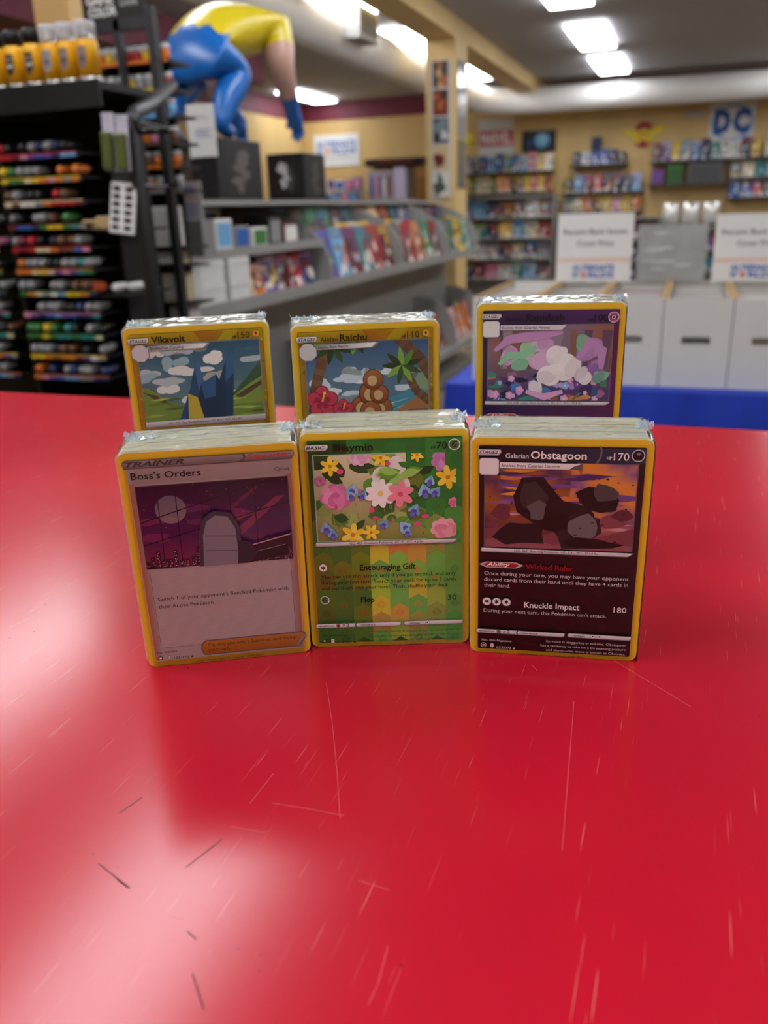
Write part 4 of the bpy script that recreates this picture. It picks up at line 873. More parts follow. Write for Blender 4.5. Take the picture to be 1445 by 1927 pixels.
placard('picture_stand', .12, .10, (-1.96, 3.32, 1.2105), (math.radians(-6), 0, math.pi/2-.15), 'white framed picture of dark shapes standing behind the small boxes', 'picture', [(.12, .1, .88, .9, '#4a4a66'), (.3, .2, .7, .7, '#2c2a3c')])
MB().box((-.03, -.06, 0), (.03, .06, .056)).build('display_riser', mat('riser_grey', '#8a8986', .5, noise=.05), None, (-1.985, 3.32, 1.1535))
tag(bpy.data.objects['display_riser'], 'small grey riser block under the white framed picture', 'riser')
p0 = at_y(362, 412, 2.62)
placard('shelf_sign', .085, .125, (p0.x, 2.62, 1.275), (0, 0, .15), 'white leaflet with purple and pink lines standing beside the paint display upright', 'sign', lines(.25, .75, .78, .9, 2, '#6f74c0') + lines(.15, .85, .55, .72, 2, '#c98a90') + lines(.2, .85, .08, .5, 6, '#8088c8'))
MB().box((-.045, -.03, 0), (.045, .05, .12)).build('leaflet_riser', mat('riser_grey', '#8a8986', .5), None, (p0.x, 2.63, 1.1545)); tag(bpy.data.objects['leaflet_riser'], 'grey block under the white leaflet with purple lines', 'riser')

# black statue cartons on top of the gondola
def statue_box(x1, y0, w, d, h, c1, c2, label):
    t = empty('statue_carton', (x1 - w/2, y0, 1.3455)); MB().bevbox((-w/2, 0, 0), (w/2, d, h), .004, '#1b1a1c').build('carton', PAPER, t)
    rr_ = random.Random(len(label)); q = Print(0, .1)
    q.rect(-w*420, h*120, w*420, h*900, '#26221f'); q.clip = (-w*420, h*120, w*420, h*900)
    for k in range(6): q.blob(rr_.uniform(-.15, .15)*w*1000, h*1000*(.3+.1*k*.8), w*1000*rr_.uniform(.06, .16), h*1000*.12, c1 if k % 2 else c2, rr_)
    o = q.build('front_print', PAPER, t, (0, -.0008, 0), (math.pi/2, 0, 0))
    q = Print(0, .1); q.rect(d*80, h*80, d*920, h*920, '#222022'); q.clip = (d*80, h*80, d*920, h*920)
    for k in range(6): q.blob(d*1000*(.5+rr_.uniform(-.1, .1)), h*1000*(.2+.11*k), d*1000*rr_.uniform(.08, .18), h*1000*.08, c2, rr_)
    q.build('side_print', PAPER, t, (w/2+.0008, 0, 0), (math.pi/2, 0, math.pi/2))
    tag(t, label, 'box'); return t
statue_box(-1.80, 3.15, .30, .36, .235, '#4a3a30', '#5f5a56', 'black statue carton with a faint brown figure print under the crouching figure')
statue_box(-1.80, 3.95, .20, .26, .215, '#c8c6c4', '#4a4744', 'black statue carton with a pale grey print beside the crouching figure')
placard('price_sheet', .115, .19, (-1.845, 3.11, 1.505), (0, 0, .12), 'white sheet with faint grey and purple lines standing before the crouching figure', 'sign', lines(.3, .8, .72, .82, 2, '#b9b7b4') + lines(.25, .85, .38, .56, 3, '#9a98bc'))
MB().box((-.06, -.008, 0), (.06, .03, .16)).build('sheet_stand', mat('black_plastic', '#17171a', .4, noise=.05), None, (-1.845, 3.113, 1.3455)); tag(bpy.data.objects['sheet_stand'], 'black block stand under the white price sheet', 'stand')

# ------------------------------------------------------------------ crouching display figure (plain generic mannequin)
def figure():
    t = empty('display_figure', (-1.95, 3.5, 1.5815)); base = Vector((-1.95, 3.5, 1.5815))
    J = {}; E = []; rad = {}
    def j(n, x, y, z, r): J[n] = Vector((x, y, z)); rad[n] = r
    j('pelvis', -1.95, 3.26, 1.92, .125); j('waist', -1.95, 3.45, 2.01, .12); j('chest', -1.95, 3.67, 2.05, .135); j('neck', -1.97, 3.83, 2.09, .06); j('head', -1.99, 3.93, 2.07, .07); j('crown', -2.0, 3.98, 2.03, .05)
    for sd, sx in (('r', 1), ('l', -1)):
        j('sh'+sd, -1.95+sx*.15, 3.76, 2.04, .085); j('el'+sd, -1.95+sx*.18, 3.70, 1.90, .062); j('fo'+sd, -1.95+sx*.17, 3.77, 1.82, .05); j('wr'+sd, -1.95+sx*.15, 3.86, 1.73, .038); j('ha'+sd, -1.95+sx*.15, 3.90, 1.685, .036)
        j('hip'+sd, -1.95+sx*.085, 3.29, 1.88, .10); j('kn'+sd, -1.95+sx*.13, 3.43 - (.02 if sx > 0 else -.02), 1.83, .08); j('ca'+sd, -1.95+sx*.125, 3.30, 1.74, .062); j('an'+sd, -1.95+sx*.125, 3.22, 1.625, .038); j('to'+sd, -1.95+sx*.125, 3.32, 1.602, .026)
        E.extend([('chest', 'sh'+sd), ('sh'+sd, 'el'+sd), ('el'+sd, 'fo'+sd), ('fo'+sd, 'wr'+sd), ('wr'+sd, 'ha'+sd), ('pelvis', 'hip'+sd), ('hip'+sd, 'kn'+sd), ('kn'+sd, 'ca'+sd), ('ca'+sd, 'an'+sd), ('an'+sd, 'to'+sd)])
        for k, (dx, dl) in enumerate(((-.024, .05), (-.008, .062), (.008, .058), (.024, .045))):
            j(f'f{sd}{k}', -1.95+sx*.15+dx, 3.912, 1.685-.02-dl*.35, .0095); j(f'g{sd}{k}', -1.95+sx*.15+dx*1.1, 3.90, 1.685-.02-dl, .008)
            E.extend([('ha'+sd, f'f{sd}{k}'), (f'f{sd}{k}', f'g{sd}{k}')])
        j('th'+sd, -1.95+sx*.15-sx*.045, 3.87, 1.67, .01); E.append(('ha'+sd, 'th'+sd))
    E.extend([('pelvis', 'waist'), ('waist', 'chest'), ('chest', 'neck'), ('neck', 'head'), ('head', 'crown')])
    names = list(J); idx = {n: i for i, n in enumerate(names)}
    me = bpy.data.meshes.new('skeleton'); me.from_pydata([J[n]-base for n in names], [(idx[a], idx[b]) for a, b in E], [])
    o = bpy.data.objects.new('skeleton', me); COL.objects.link(o)
    sk = o.modifiers.new('skin', 'SKIN'); 
    for i, n in enumerate(names):
        sv = me.skin_vertices[0].data[i]; sv.radius = (rad[n], rad[n]); sv.use_root = (n == 'pelvis')
    ss = o.modifiers.new('sub', 'SUBSURF'); ss.levels = 2; ss.render_levels = 2
    dg = bpy.context.evaluated_depsgraph_get(); body = bpy.data.meshes.new_from_object(o.evaluated_get(dg)); bpy.data.objects.remove(o)
    ms = [mat('figure_skin', '#c79c8c', .35, noise=.04), mat('figure_yellow', '#d8c21e', .3, noise=.04), mat('figure_blue', '#1263b4', .28, noise=.04)]
    for m_ in ms: body.materials.append(m_)
    part = {}
    for a, b in E: part[(a, b)] = 2 if any(q[:2] in ('hi', 'kn', 'ca', 'an', 'to') for q in (b,)) else 1 if b in ('waist', 'chest') or b[:2] == 'sh' else 2 if b[:2] in ('wr', 'ha', 'th') or (b[0] in 'fg' and b[1] in 'rl') else 0
    def seg(pt, a, b):
        ab = b-a; u = max(0, min(1, (pt-a).dot(ab)/ab.length_squared)); return (pt-a-ab*u).length
    for pl in body.polygons:
        c = pl.center + base; bst = min(E, key=lambda e: seg(c, J[e[0]], J[e[1]]) / max(rad[e[0]], rad[e[1]])); mi = part[bst]; sp_ = (c - J['pelvis']).dot((J['chest']-J['pelvis']).normalized()); leg = any(q[:2] in ('hi', 'kn', 'ca', 'an', 'to') for q in bst)
        if mi != 0 and not any(q[:2] in ('el', 'fo', 'wr', 'ha', 'th') or (q[0] in 'fg' and q[1] in 'rl') for q in bst): mi = 2 if sp_ < .06 or (leg and c.z < 1.9) else 1
        pl.material_index = mi; pl.use_smooth = True
    put('body', body, None, t); low = min(v.co.z for v in body.vertices); t.location.z -= low - .0
    tag(t, 'crouching display figure in yellow top and blue trousers on a black carton', 'statue')
    return t
figure()

# ------------------------------------------------------------------ paint rack beyond the counter
bm_ = mat('black_rack_metal', '#151517', .45, metal=.2, noise=.1, scale=10); bm2 = mat('black_rack_tube', '#333335', .4, metal=.4, noise=.08, scale=12)
rk = empty('paint_rack', (-1.62, 2.05, 0)); tag(rk, 'black metal paint rack with tilted bottle rows and colour swatch strips', 'paint rack'); rinv = Vector((1.62, -2.05, 0))
def rpart(name, a, b, m_=bm_): return MB().box(Vector(a)+rinv, Vector(b)+rinv).build(name, m_, rk)
rpart('back_panel', (-2.30, 2.12, 0), (-1.455, 2.14, 1.60)); rpart('top_shelf', (-2.30, 1.87, 1.585), (-1.375, 2.13, 1.602)); rpart('shelf_front', (-2.30, 1.862, 1.545), (-1.375, 1.87, 1.606))
rpart('base', (-2.30, 1.88, 0), (-1.31, 2.12, .12)); rpart('divider_post', (-1.785, 1.93, .1), (-1.765, 2.12, 1.545)); rpart('divider_post', (-1.478, 2.0, .1), (-1.470, 2.12, 1.545))
ROWZ = [1.447 - .0578*k for k in range(11)]
SW = [['red', 'red', 'maroon', 'pink', 'purple', 'blue', 'purple', 'navy', 'sky blue', 'sky blue'], ['yellow', 'green', 'green', 'cream', 'yellow', 'orange', 'pink', 'orange', 'grey', 'orange'],
      ['cream', 'brown', 'white', 'white', 'grey', 'orange', 'red', 'red', 'red', 'maroon'], ['maroon', 'blue', 'blue', 'navy', 'green', 'yellow', 'yellow', 'green', 'teal', 'grey'],
      ['red', 'maroon', 'red', 'cream', 'cream', 'orange', 'brown', 'brown', 'blue', 'pink'], ['orange', 'orange', 'cream', 'yellow', 'cream', 'purple', 'pink', 'purple', 'teal', 'green'],
      ['green', 'orange', 'cream', 'grey', 'white', 'sky blue', 'yellow', 'yellow', 'orange', 'navy'], ['pink', 'purple', 'navy', 'blue', 'sky blue', 'purple', 'blue', 'navy', 'navy', 'teal'],
      ['green', 'green', 'yellow', 'green', 'teal', 'teal', 'green', 'teal', 'teal', 'cream'], ['yellow', 'yellow', 'orange', 'brown', 'orange', 'orange', 'maroon', 'purple', 'white', 'grey'],
      ['orange', 'pink', 'purple', 'blue', 'sky blue', 'sky blue', 'grey', 'grey', 'navy', 'navy']]
BOT = ['oo.ooooXX.', 'ooooo..o.X', 'oo.oo.oo..', 'oo.ooo.o..', 'oooo.oooo.', 'oooooooooX', 'oo..oo.oo.', '..oooooooo', 'oooo.oo.oo', 'oooooo.o.o', 'o.o.oooo.o']
swm = {}
bodies = {}; capm = mat('bottle_cap', '#1c1c1e', .35, noise=.05)
def bottle(col, loc, tilt, label):
    k = col
    if k not in bodies:
        m = mat('paint_' + col.replace(' ', '_'), PAL[col], .22, noise=.08, scale=40)
        b1 = MB().lathe([(0, 0), (.004, .0006), (.0075, .0025), (.0103, .0058), (.0119, .0098), (.0125, .014), (.0125, .050), (.011, .056), (.0065, .060), (.006, .064)], 14).mesh('bottle_body')
        b2 = MB().lathe([(.0075, .062), (.0078, .064), (.0072, .078), (.0045, .092), (.0025, .094), (0, .0942)], 12).mesh('bottle_cap')
        b1.materials.append(m); b2.materials.append(capm); bodies[k] = (b1, b2)
    t = empty('paint_bottle', loc, (-math.pi/2 + tilt, 0, 0)); put('bottle_body', bodies[k][0], None, t); put('cap', bodies[k][1], None, t)
    return tag(t, label, 'paint bottle', 'paint bottles lying in the rack rows')
rnd = random.Random(3)
def muted(c): return rnd.choice([c, c, 'grey', 'grey', 'black', 'brown' if c in ('orange', 'red', 'yellow', 'cream', 'maroon') else 'navy' if c in ('blue', 'sky blue', 'purple') else 'grey'])
for bay, (xa, n, first) in enumerate(((-1.752, 10, 0), (-1.802, 10, 0))):
    for r, z in enumerate(ROWZ):
        if bay and r < first: continue
        x0 = xa if bay == 0 else xa - n*.0256; x1 = x0 + n*.0256
        lip = MB().box(Vector((x0-.004, 1.898, z-.006))+rinv, Vector((x1+.004, 1.906, z+.008))+rinv).build('row_lip', bm_, rk)
        rpart('row_tray', (x0-.004, 1.906, z+.001), (x1+.004, 2.12, z+.006)); rpart('colour_band', (x0, 1.8972, z+.0045), (x1, 1.898, z+.0075), mat('band_'+SW[r][0].replace(' ', '_'), PAL[SW[r][0]], .5, noise=.05))
        for k in range(n):
            c = SW[r][k if bay == 0 else (k*2+1) % 10]; cm = mat('swatch_'+c.replace(' ', '_'), PAL[c], .4, noise=.05)
            if c not in swm: swm[c] = MB().box((.001, -.0012, -.0055), (.0246, 0, .0042)).mesh('swatch'); swm[c].materials.append(cm)
            put('swatch', swm[c], None, lip, (x0 + rinv.x + k*.0256, 1.898 + rinv.y, z))
            ch = BOT[r][k] if bay == 0 else BOT[(r+4) % 11][k]
            if ch != '.':
                col = muted(c); sec = f'{ORD[r+1]} rack row below the spray cans, {ORD[n-k]} from its right end' if bay == 0 else f'{ORD[r+1]} row past the rack post, {ORD[n-k]} from the post'
                bottle(col, (x0 + (k+.5)*.0256, 1.884 + rnd.uniform(0, .014), z + .0215), math.radians(rnd.uniform(2, 5)), f'{col} paint bottle, {sec}')

# spray cans on the top shelf
def spray(x, y, i, dark, label):
    t = empty('spray_can', (x, y, 1.6025)); ye = '#f0b416'; cols = ['#c9c8c4', ye]
    MB().lathe([(.0, 0), (.024, 0), (.0265, .004), (.0265, .012)], 20, '#c9c8c4' if not dark else '#b8a878').build('base_rim', mat('can_rim', '#b9b8b4', .3, metal=.7), t)
    MB().lathe([(.0265, .012), (.0265, .088), (.024, .095), (.018, .099)], 20).build('can_body', mat('can_yellow', '#f0b416', .3, noise=.04), t)
    q = MB(); n = 8; lab = '#2a2727' if dark else ['#8d8c98', '#7f6f68', '#7f6f68'][i % 3]
    for k in range(n):
        a0, a1 = -1.95 + k*.11, -1.95 + (k+1)*.11; R_ = .0268; h0 = .03 + .012*abs((k-3.5)/4)**2; h1 = .03 + .012*abs((k+1-3.5)/4)**2
        q.poly([(R_*math.cos(a0), R_*math.sin(a0), h0), (R_*math.cos(a1), R_*math.sin(a1), h1), (R_*math.cos(a1), R_*math.sin(a1), .078), (R_*math.cos(a0), R_*math.sin(a0), .078)], lab)
        for zz, cc in ((.062, '#8f8c88'), (.047, '#d8d6d2' if dark else '#4a4440')):
            if 1 <= k <= 6: q.poly([(1.005*R_*math.cos(a0), 1.005*R_*math.sin(a0), zz), (1.005*R_*math.cos(a1-.03), 1.005*R_*math.sin(a1-.03), zz), (1.005*R_*math.cos(a1-.03), 1.005*R_*math.sin(a1-.03), zz+.008), (1.005*R_*math.cos(a0), 1.005*R_*math.sin(a0), zz+.008)], cc)
    q.build('can_label', PAPER, t)
    capx = mat('cap_black', '#161617', .3, noise=.05) if dark else None
    if dark: MB().lathe([(.0225, .097), (.0225, .128), (.021, .131), (0, .131)], 20).build('cap', capx, t)
    else:
        if 'cap_clear' not in MATS:
            m = mat('cap_clear', '#e4e4e6', .25); m.node_tree.nodes['Principled BSDF'].inputs['Transmission Weight'].default_value = .55; m.node_tree.nodes['Principled BSDF'].inputs['Roughness'].default_value = .35
        MB().lathe([(.0255, .095), (.0255, .130), (.0235, .134), (0, .134)], 20).build('cap', MATS['cap_clear'], t); MB().lathe([(.008, .099), (.008, .108), (.005, .110), (.005, .118), (0, .118)], 12).build('nozzle', mat('nozzle_white', '#e8e8e6', .4, noise=.02), t)
    return tag(t, label, 'spray can', 'spray cans on the paint rack')
for i, (px, dark, lb) in enumerate(((172, 0, 'yellow spray can with clear cap and brown label, rightmost on the rack shelf end'), (137, 0, 'yellow spray can with clear cap and brown label, second from the shelf end'), (106, 0, 'yellow spray can with clear cap and grey label on the rack shelf'), (72, 1, 'yellow spray can with black cap beside the grey-labelled can'), (36, 1, 'yellow spray can with black cap, fifth from the shelf end'), (2, 1, 'yellow spray can with black cap, sixth from the shelf end'))):
    spray(at_y(px, 155, 1.905).x, 1.905, 2-i if i < 3 else i, dark, lb)
for i in range(0): spray(-1.66-.0 - i*.06 + .25, 2.05, i, 1, f'yellow spray can with black cap in the second line behind, {ORD[i+1]} from the shelf end') if False else None

# right part of the rack: bent tube frame, hanging blisters, palette tray, blocks, sponge
tb = MB(); pth = [Vector(v)+rinv for v in ((-1.325, 1.9, .0), (-1.325, 1.9, 1.48), (-1.327, 1.91, 1.515), (-1.335, 1.94, 1.535), (-1.36, 2.05, 1.565), (-1.435, 2.28, 1.64))]
tb.tube(pth, .0175, 10); tb.build('bent_tube', bm2, rk)
rpart('hook_bar', (-1.478, 2.10, 1.50), (-1.34, 2.118, 1.512))
hook = mat('hook_wire', '#9a9a9c', .3, metal=.8)
def blister(px, top, bot, label, dy=0):
    Y = 1.872+dy; a = at_y(px, top, Y); b = at_y(px+12, bot, Y); t = empty('blister_pack', (a.x, Y, b.z), (0, .06, 0)); h = a.z - b.z; w = .034
    MB().box((-w/2, 0, 0), (w/2, .002, h)).build('card_back', mat('blister_card', '#c9c6d6', .5, noise=.06), t)
    MB().bevbox((-w*.42, -.018, h*.02), (w*.42, -.0005, h*.68), .005).build('bubble', mat('flock_green', '#5c6638', .25, noise=.3, scale=300), t)
    MB().tube([(0, -.025, h*.95), (0, .06, h*.95), (0, 2.106-Y, 1.506-b.z)], .0018, 6).build('peg_hook', hook, t)
    tag(t, label, 'blister pack', None)
blister(196, 212, 322, 'hanging blister pack of green flock on the rack peg, nearer the bottle rows'); blister(222, 216, 322, 'hanging blister pack of green flock on the rack peg, nearer the bent tube', .0)
def palette():
    a = at_y(228, 345, 1.868); b = at_y(228, 440, 1.868); t = empty('palette_tray', (b.x, 1.868, b.z), (math.radians(-8), math.radians(7), .0)); h = a.z-b.z+.005; w = .075
    MB().bevbox((-w/2, 0, 0), (w/2, .006, h), .0025).build('tray', mat('white_plastic', '#e6e6e6', .3, noise=.03), t)
    wm = MB().lathe([(0, 0), (.010, 0), (.0105, .0008), (0, .0009)], 14).mesh('well'); dm = mat('well_dark', '#1d1d20', .3, noise=.05)
    for r in range(6):
        for c in (-1, 1): put('well', wm, dm, t, (c*.018, 0, h*(.12+.15*r)), (math.pi/2, 0, 0)).scale = (1.2, .62, 1)
    MB().tube([(0, -.004, h*.95), (0, .236, h*.95 + .236*math.tan(math.radians(8)))], .0018, 6).build('peg_hook', hook, t); zb_ = b.z + h*.95
    rpart('hook_bar', (-1.478, 2.10, zb_-.006), (-1.34, 2.118, zb_+.006))
    tag(t, 'white plastic palette tray with two columns of dark wells hanging on the rack', 'palette')
palette()
wood = mat('pale_wood', '#d2b684', .6, noise=.15, scale=40, stretch=(1, 1, 8)); tray_z = at_y(180, 432, 1.93).z
rpart('small_tray', (-1.47, 1.90, tray_z-.006), (-1.40, 2.12, tray_z))
for k, (px, ry, rz) in enumerate(((163, .2, .6), (187, .5, -.5))):
    a = at_y(px, 430, 1.93); o = MB().bevbox((-.02, -.012, 0), (.02, .012, .016), .003).build('wood_block', wood, None, (a.x+.015, 1.93, tray_z+.0005 if k == 0 else tray_z+.0005), (0, 0, rz)); o.scale = (1, 1, 1.5 if k == 0 else 2)
    tag(o, ['pale wooden block lying on the small tray nearer the bottle rows', 'pale wooden block set at an angle under the white palette tray'][k], 'block', 'wooden blocks')
a = at_y(187, 552, 1.94); rpart('small_tray', (-1.49, 1.90, a.z-.006), (-1.40, 2.12, a.z))
sp = MB().lathe([(0, 0), (.014, .001), (.021, .008), (.023, .016), (.020, .026), (.012, .031), (0, .032)], 14); sp.v = [(x*(1+.12*math.sin(9*y*100)), y, z) for x, y, z in sp.v]
tag(sp.build('sponge', mat('orange_sponge', '#c8532e', .9, noise=.3, scale=200, bump=.6), None, (a.x, 1.94, a.z+.0005)), 'orange-red sponge on the small tray of the paint rack', 'sponge')
for k, (px, py, c) in enumerate(((222, 545, 'white'), (240, 548, 'white'))):
    bottle(c, (at_y(px, py, 1.95).x, 1.93+.03*k, a.z+.0145), 0, f'white bottle lying on the small tray beside the sponge, {ORD[k+1]} from it')

# yellow parcel and tan carton behind the spray cans
q = at_y(115, 45, 2.45); boxthing('tan_carton', .13, .12, .16, (q.x-.005, 2.33, 1.6025) if False else (q.x, 2.41, 1.7992), 0, '#c9a468', '#c4a066', 'plain tan carton above and behind the spray cans', 'box')
rpart2 = MB().box((-2.3, 2.40, 1.775), (-1.81, 2.54, 1.799)).build('high_shelf', bm_, None); tag(rpart2, 'black metal shelf carrying the tan carton behind the spray cans', 'shelf')
for x in (-2.28, -1.83):
    for y in (2.415, 2.52): MB().box((x-.012, y-.012, 0), (x+.012, y+.012, 1.775)).build('post', bm_, rpart2)
o = MB().lathe([(0, 0), (.02, .001), (.03, .01), (.032, .03), (.025, .042), (0, .045)], 16).build('yellow_ball', mat('bright_yellow', '#ecdc18', .35, noise=.05), None, (at_y(68, 42, 2.44).x-.015, 2.44, 1.7995)); tag(o, 'bright yellow rounded packet beside the tan carton', 'packet')

# ------------------------------------------------------------------ second paint display with uprights
d2 = empty('paint_display', (-1.55, 2.35, 0)); tag(d2, 'narrow black open-frame paint display with many small shelves beside the paint rack', 'paint display'); dinv = Vector((1.55, -2.35, 0))
def dpart(name, a, b, m_=bm2): return MB().box(Vector(a)+dinv, Vector(b)+dinv).build(name, m_, d2)
dpart('upright', (-1.512, 2.30, 0), (-1.488, 2.325, 1.85)); dpart('upright', (-1.622, 2.30, 1.5), (-1.603, 2.32, 1.83)); dpart('top_bar', (-1.76, 2.30, 1.795), (-1.512, 2.32, 1.825))
dpart('back_panel', (-1.80, 2.46, 0), (-1.55, 2.47, 1.79), bm_)
SH = [1.72, 1.645, 1.575, 1.50, 1.435, 1.365, 1.20, 1.145, 1.03, .96]
for z in SH: dpart('shelf', (-1.78, 2.335, z-.008), (-1.475, 2.46, z), bm_)
dpart('foot', (-1.78, 2.30, 0), (-1.475, 2.46, .05), bm_)
pot_m = {}
def pot(col, loc, label):
    if col not in pot_m:
        b1 = MB().lathe([(0, 0), (.012, 0), (.0135, .002), (.0135, .026), (.011, .029)], 12).mesh('pot_body'); b1.materials.append(mat('paint_'+col.replace(' ', '_'), PAL[col], .25, noise=.08)); b2 = MB().lathe([(.013, .0285), (.0135, .030), (.0135, .040), (.012, .042), (0, .042)], 12).mesh('lid'); b2.materials.append(mat('pot_lid', '#c9c9c8', .3, noise=.03)); pot_m[col] = (b1, b2)
    t = empty('paint_pot', loc); put('pot_body', pot_m[col][0], None, t); put('lid', pot_m[col][1], None, t); return tag(t, label, 'paint pot', 'paint pots on the narrow display')
rnd = random.Random(19)
rowc = [['orange', 'yellow', 'red', 'grey'], ['yellow', 'red', 'grey', 'orange'], ['sky blue', 'teal', 'grey', 'green'], ['brown', 'orange', 'grey', 'pink'], ['orange', 'grey', 'cream', 'brown'], ['grey', 'red', 'orange', 'cream']]
for r in range(6):
    z = SH[r]
    for k in range(9):
        x = -1.755 + k*.0325; c = rnd.choice(rowc[r])
        pot(c, (x, 2.36, z+.0005), f'{c} paint pot, {ORD[9-k]} from the end of the {ORD[r+1]} paint display shelf')
    put('price_strip', MB().box((-1.78, 2.3335, 0), (-1.475, 2.335, .010), PAL[rowc[r][0]]).mesh('price_strip'), PAPER, d2, dinv + Vector((0, 0, z-.008)))
def dbox(px0, px1, z0, z1, col, col2, label, name='boxed_paint'):
    x0, x1 = at_y(px0, 400, 2.35).x, at_y(px1, 400, 2.35).x; boxthing(name, x1-x0, .08, z1-z0, ((x0+x1)/2, 2.345, z0+.0005), 0, col, col2, label, 'box')
dbox(286, 318, 1.20, 1.32, 'white', '#d6d4d0', 'tall white leaflet box beside the yellow tubes on the paint display'); dbox(276, 285, 1.20, 1.31, 'yellow', 'brown', 'narrow yellow tube box beside the white leaflet box')
dbox(292, 326, 1.03, 1.12, 'cream', '#c9c4bc', 'cream canister box with grey print on the paint display'); dbox(300, 333, .96, 1.015, 'white', 'white', 'plain white box on the lowest visible display shelf')
dbox(288, 322, 1.146, 1.185, 'cream', 'white', 'short cream box under the white leaflet box')
# header boards with lettering
def board(name, w, h, loc, rot, back, label, cat, build):
    t = empty(name, loc, rot); m = MB(); m.box((-w/2, 0, 0), (w/2, .008, h), back); m.build('board', PAPER, t)
    q = Print(.6, .15); build(q, w*1000, h*1000); q.build('printed_face', PAPER, t, (-w/2, 0, 0), (math.pi/2, 0, 0)); return tag(t, label, cat)
def gc(q, w, h):
    q.text('GAME', w*.08, h*.54, w*.44, h*.30, '#e4e2de', .03); q.text('COLOR', w*.10, h*.14, w*.46, h*.30, '#e4e2de', .03); q.text('GAME', w*.62, h*.40, w*.3, h*.2, '#a9a7a2', .02)
q0, q1 = at_y(158, 28, 2.31), at_y(272, 12, 2.31)
board('header_board', q1.x-q0.x, .075, ((q0.x+q1.x)/2, 2.305, 1.826), (0, 0, 0), '#221e1d', 'black header board with white lettering on the paint display', 'sign', gc)

# ------------------------------------------------------------------ long boxes on the blue-clothed table
cloth_m = mat('blue_cloth', '#1238b4', .75, noise=.08, scale=30, bump=.2, bscale=600)
TX0, TX1, TY0, TY1, TZ = -.74, 1.75, 2.66, 3.44, .735
tbl = empty('folding_table', (.5, 3.05, 0)); tag(tbl, 'folding table under the blue cloth carrying the comic long boxes', 'table'); tinv = Vector((-.5, -3.05, 0))
MB().box(Vector((TX0+.01, TY0+.01, TZ-.035)) + tinv, Vector((TX1-.01, TY1-.01, TZ-.004)) + tinv).build('table_top', mat('table_plastic', '#b9b7b0', .6, noise=.05), tbl)
for x in (TX0+.12, TX1-.12):
    for y in (TY0+.1, TY1-.1): MB().tube([Vector((x, y, 0))+tinv, Vector((x, y, TZ-.03))+tinv], .014, 8).build('leg', bm2, tbl)
def cloth():
    m = MB(); n = 220; per = []
    L_ = [(TX0, TY1), (TX0, TY0), (TX1, TY0), (TX1, TY1)]; pts = []
    segs = [((TX0, TY0), (TX1, TY0), (0, -1)), ((TX1, TY0), (TX1, TY1), (1, 0)), ((TX1, TY1), (TX0, TY1), (0, 1)), ((TX0, TY1), (TX0, TY0), (-1, 0))]
    for (a, b, nn) in segs:
        k = max(6, int(math.hypot(b[0]-a[0], b[1]-a[1])/.018))
        for q in range(k): pts.append((a[0]+(b[0]-a[0])*q/k, a[1]+(b[1]-a[1])*q/k, nn, q/k))
    rows = 10; vs = []
    for i, (x, y, nn, u) in enumerate(pts):
        for r in range(rows+1):
            t = r/rows; amp = .006 + .034*t; w = math.sin(i*.55)*.6 + math.sin(i*.23+1)*.5 + math.sin(i*1.1)*.2; e = min(u, 1-u)*10
            off = .004 + (amp*(w+1.2)*min(1, e+.25)*(t > 0)) ; z = TZ - t*(TZ-.04)
            vs.append((x + nn[0]*off, y + nn[1]*off, z))
    N_ = len(pts); R1 = rows+1
    m.faces(vs, [(i*R1+r, i*R1+r+1, ((i+1) % N_)*R1+r+1, ((i+1) % N_)*R1+r) for i in range(N_) for r in range(rows)], '#ffffff', True)
    m.poly([(TX0, TY0, TZ), (TX1, TY0, TZ), (TX1, TY1, TZ), (TX0, TY1, TZ)])
    return tag(m.build('tablecloth', cloth_m), 'bright blue pleated cloth draped over the long box table', 'tablecloth')
cloth()
lbw = mat('longbox_white', '#e2e0da', .7, noise=.03, scale=8); lbb = mat('raw_cardboard', '#b08f5e', .8, noise=.1, scale=40); hole = mat('handle_hole', '#3a2b20', .9)
BX0, BW, BD, BH = -.665, .2005, .64, .272
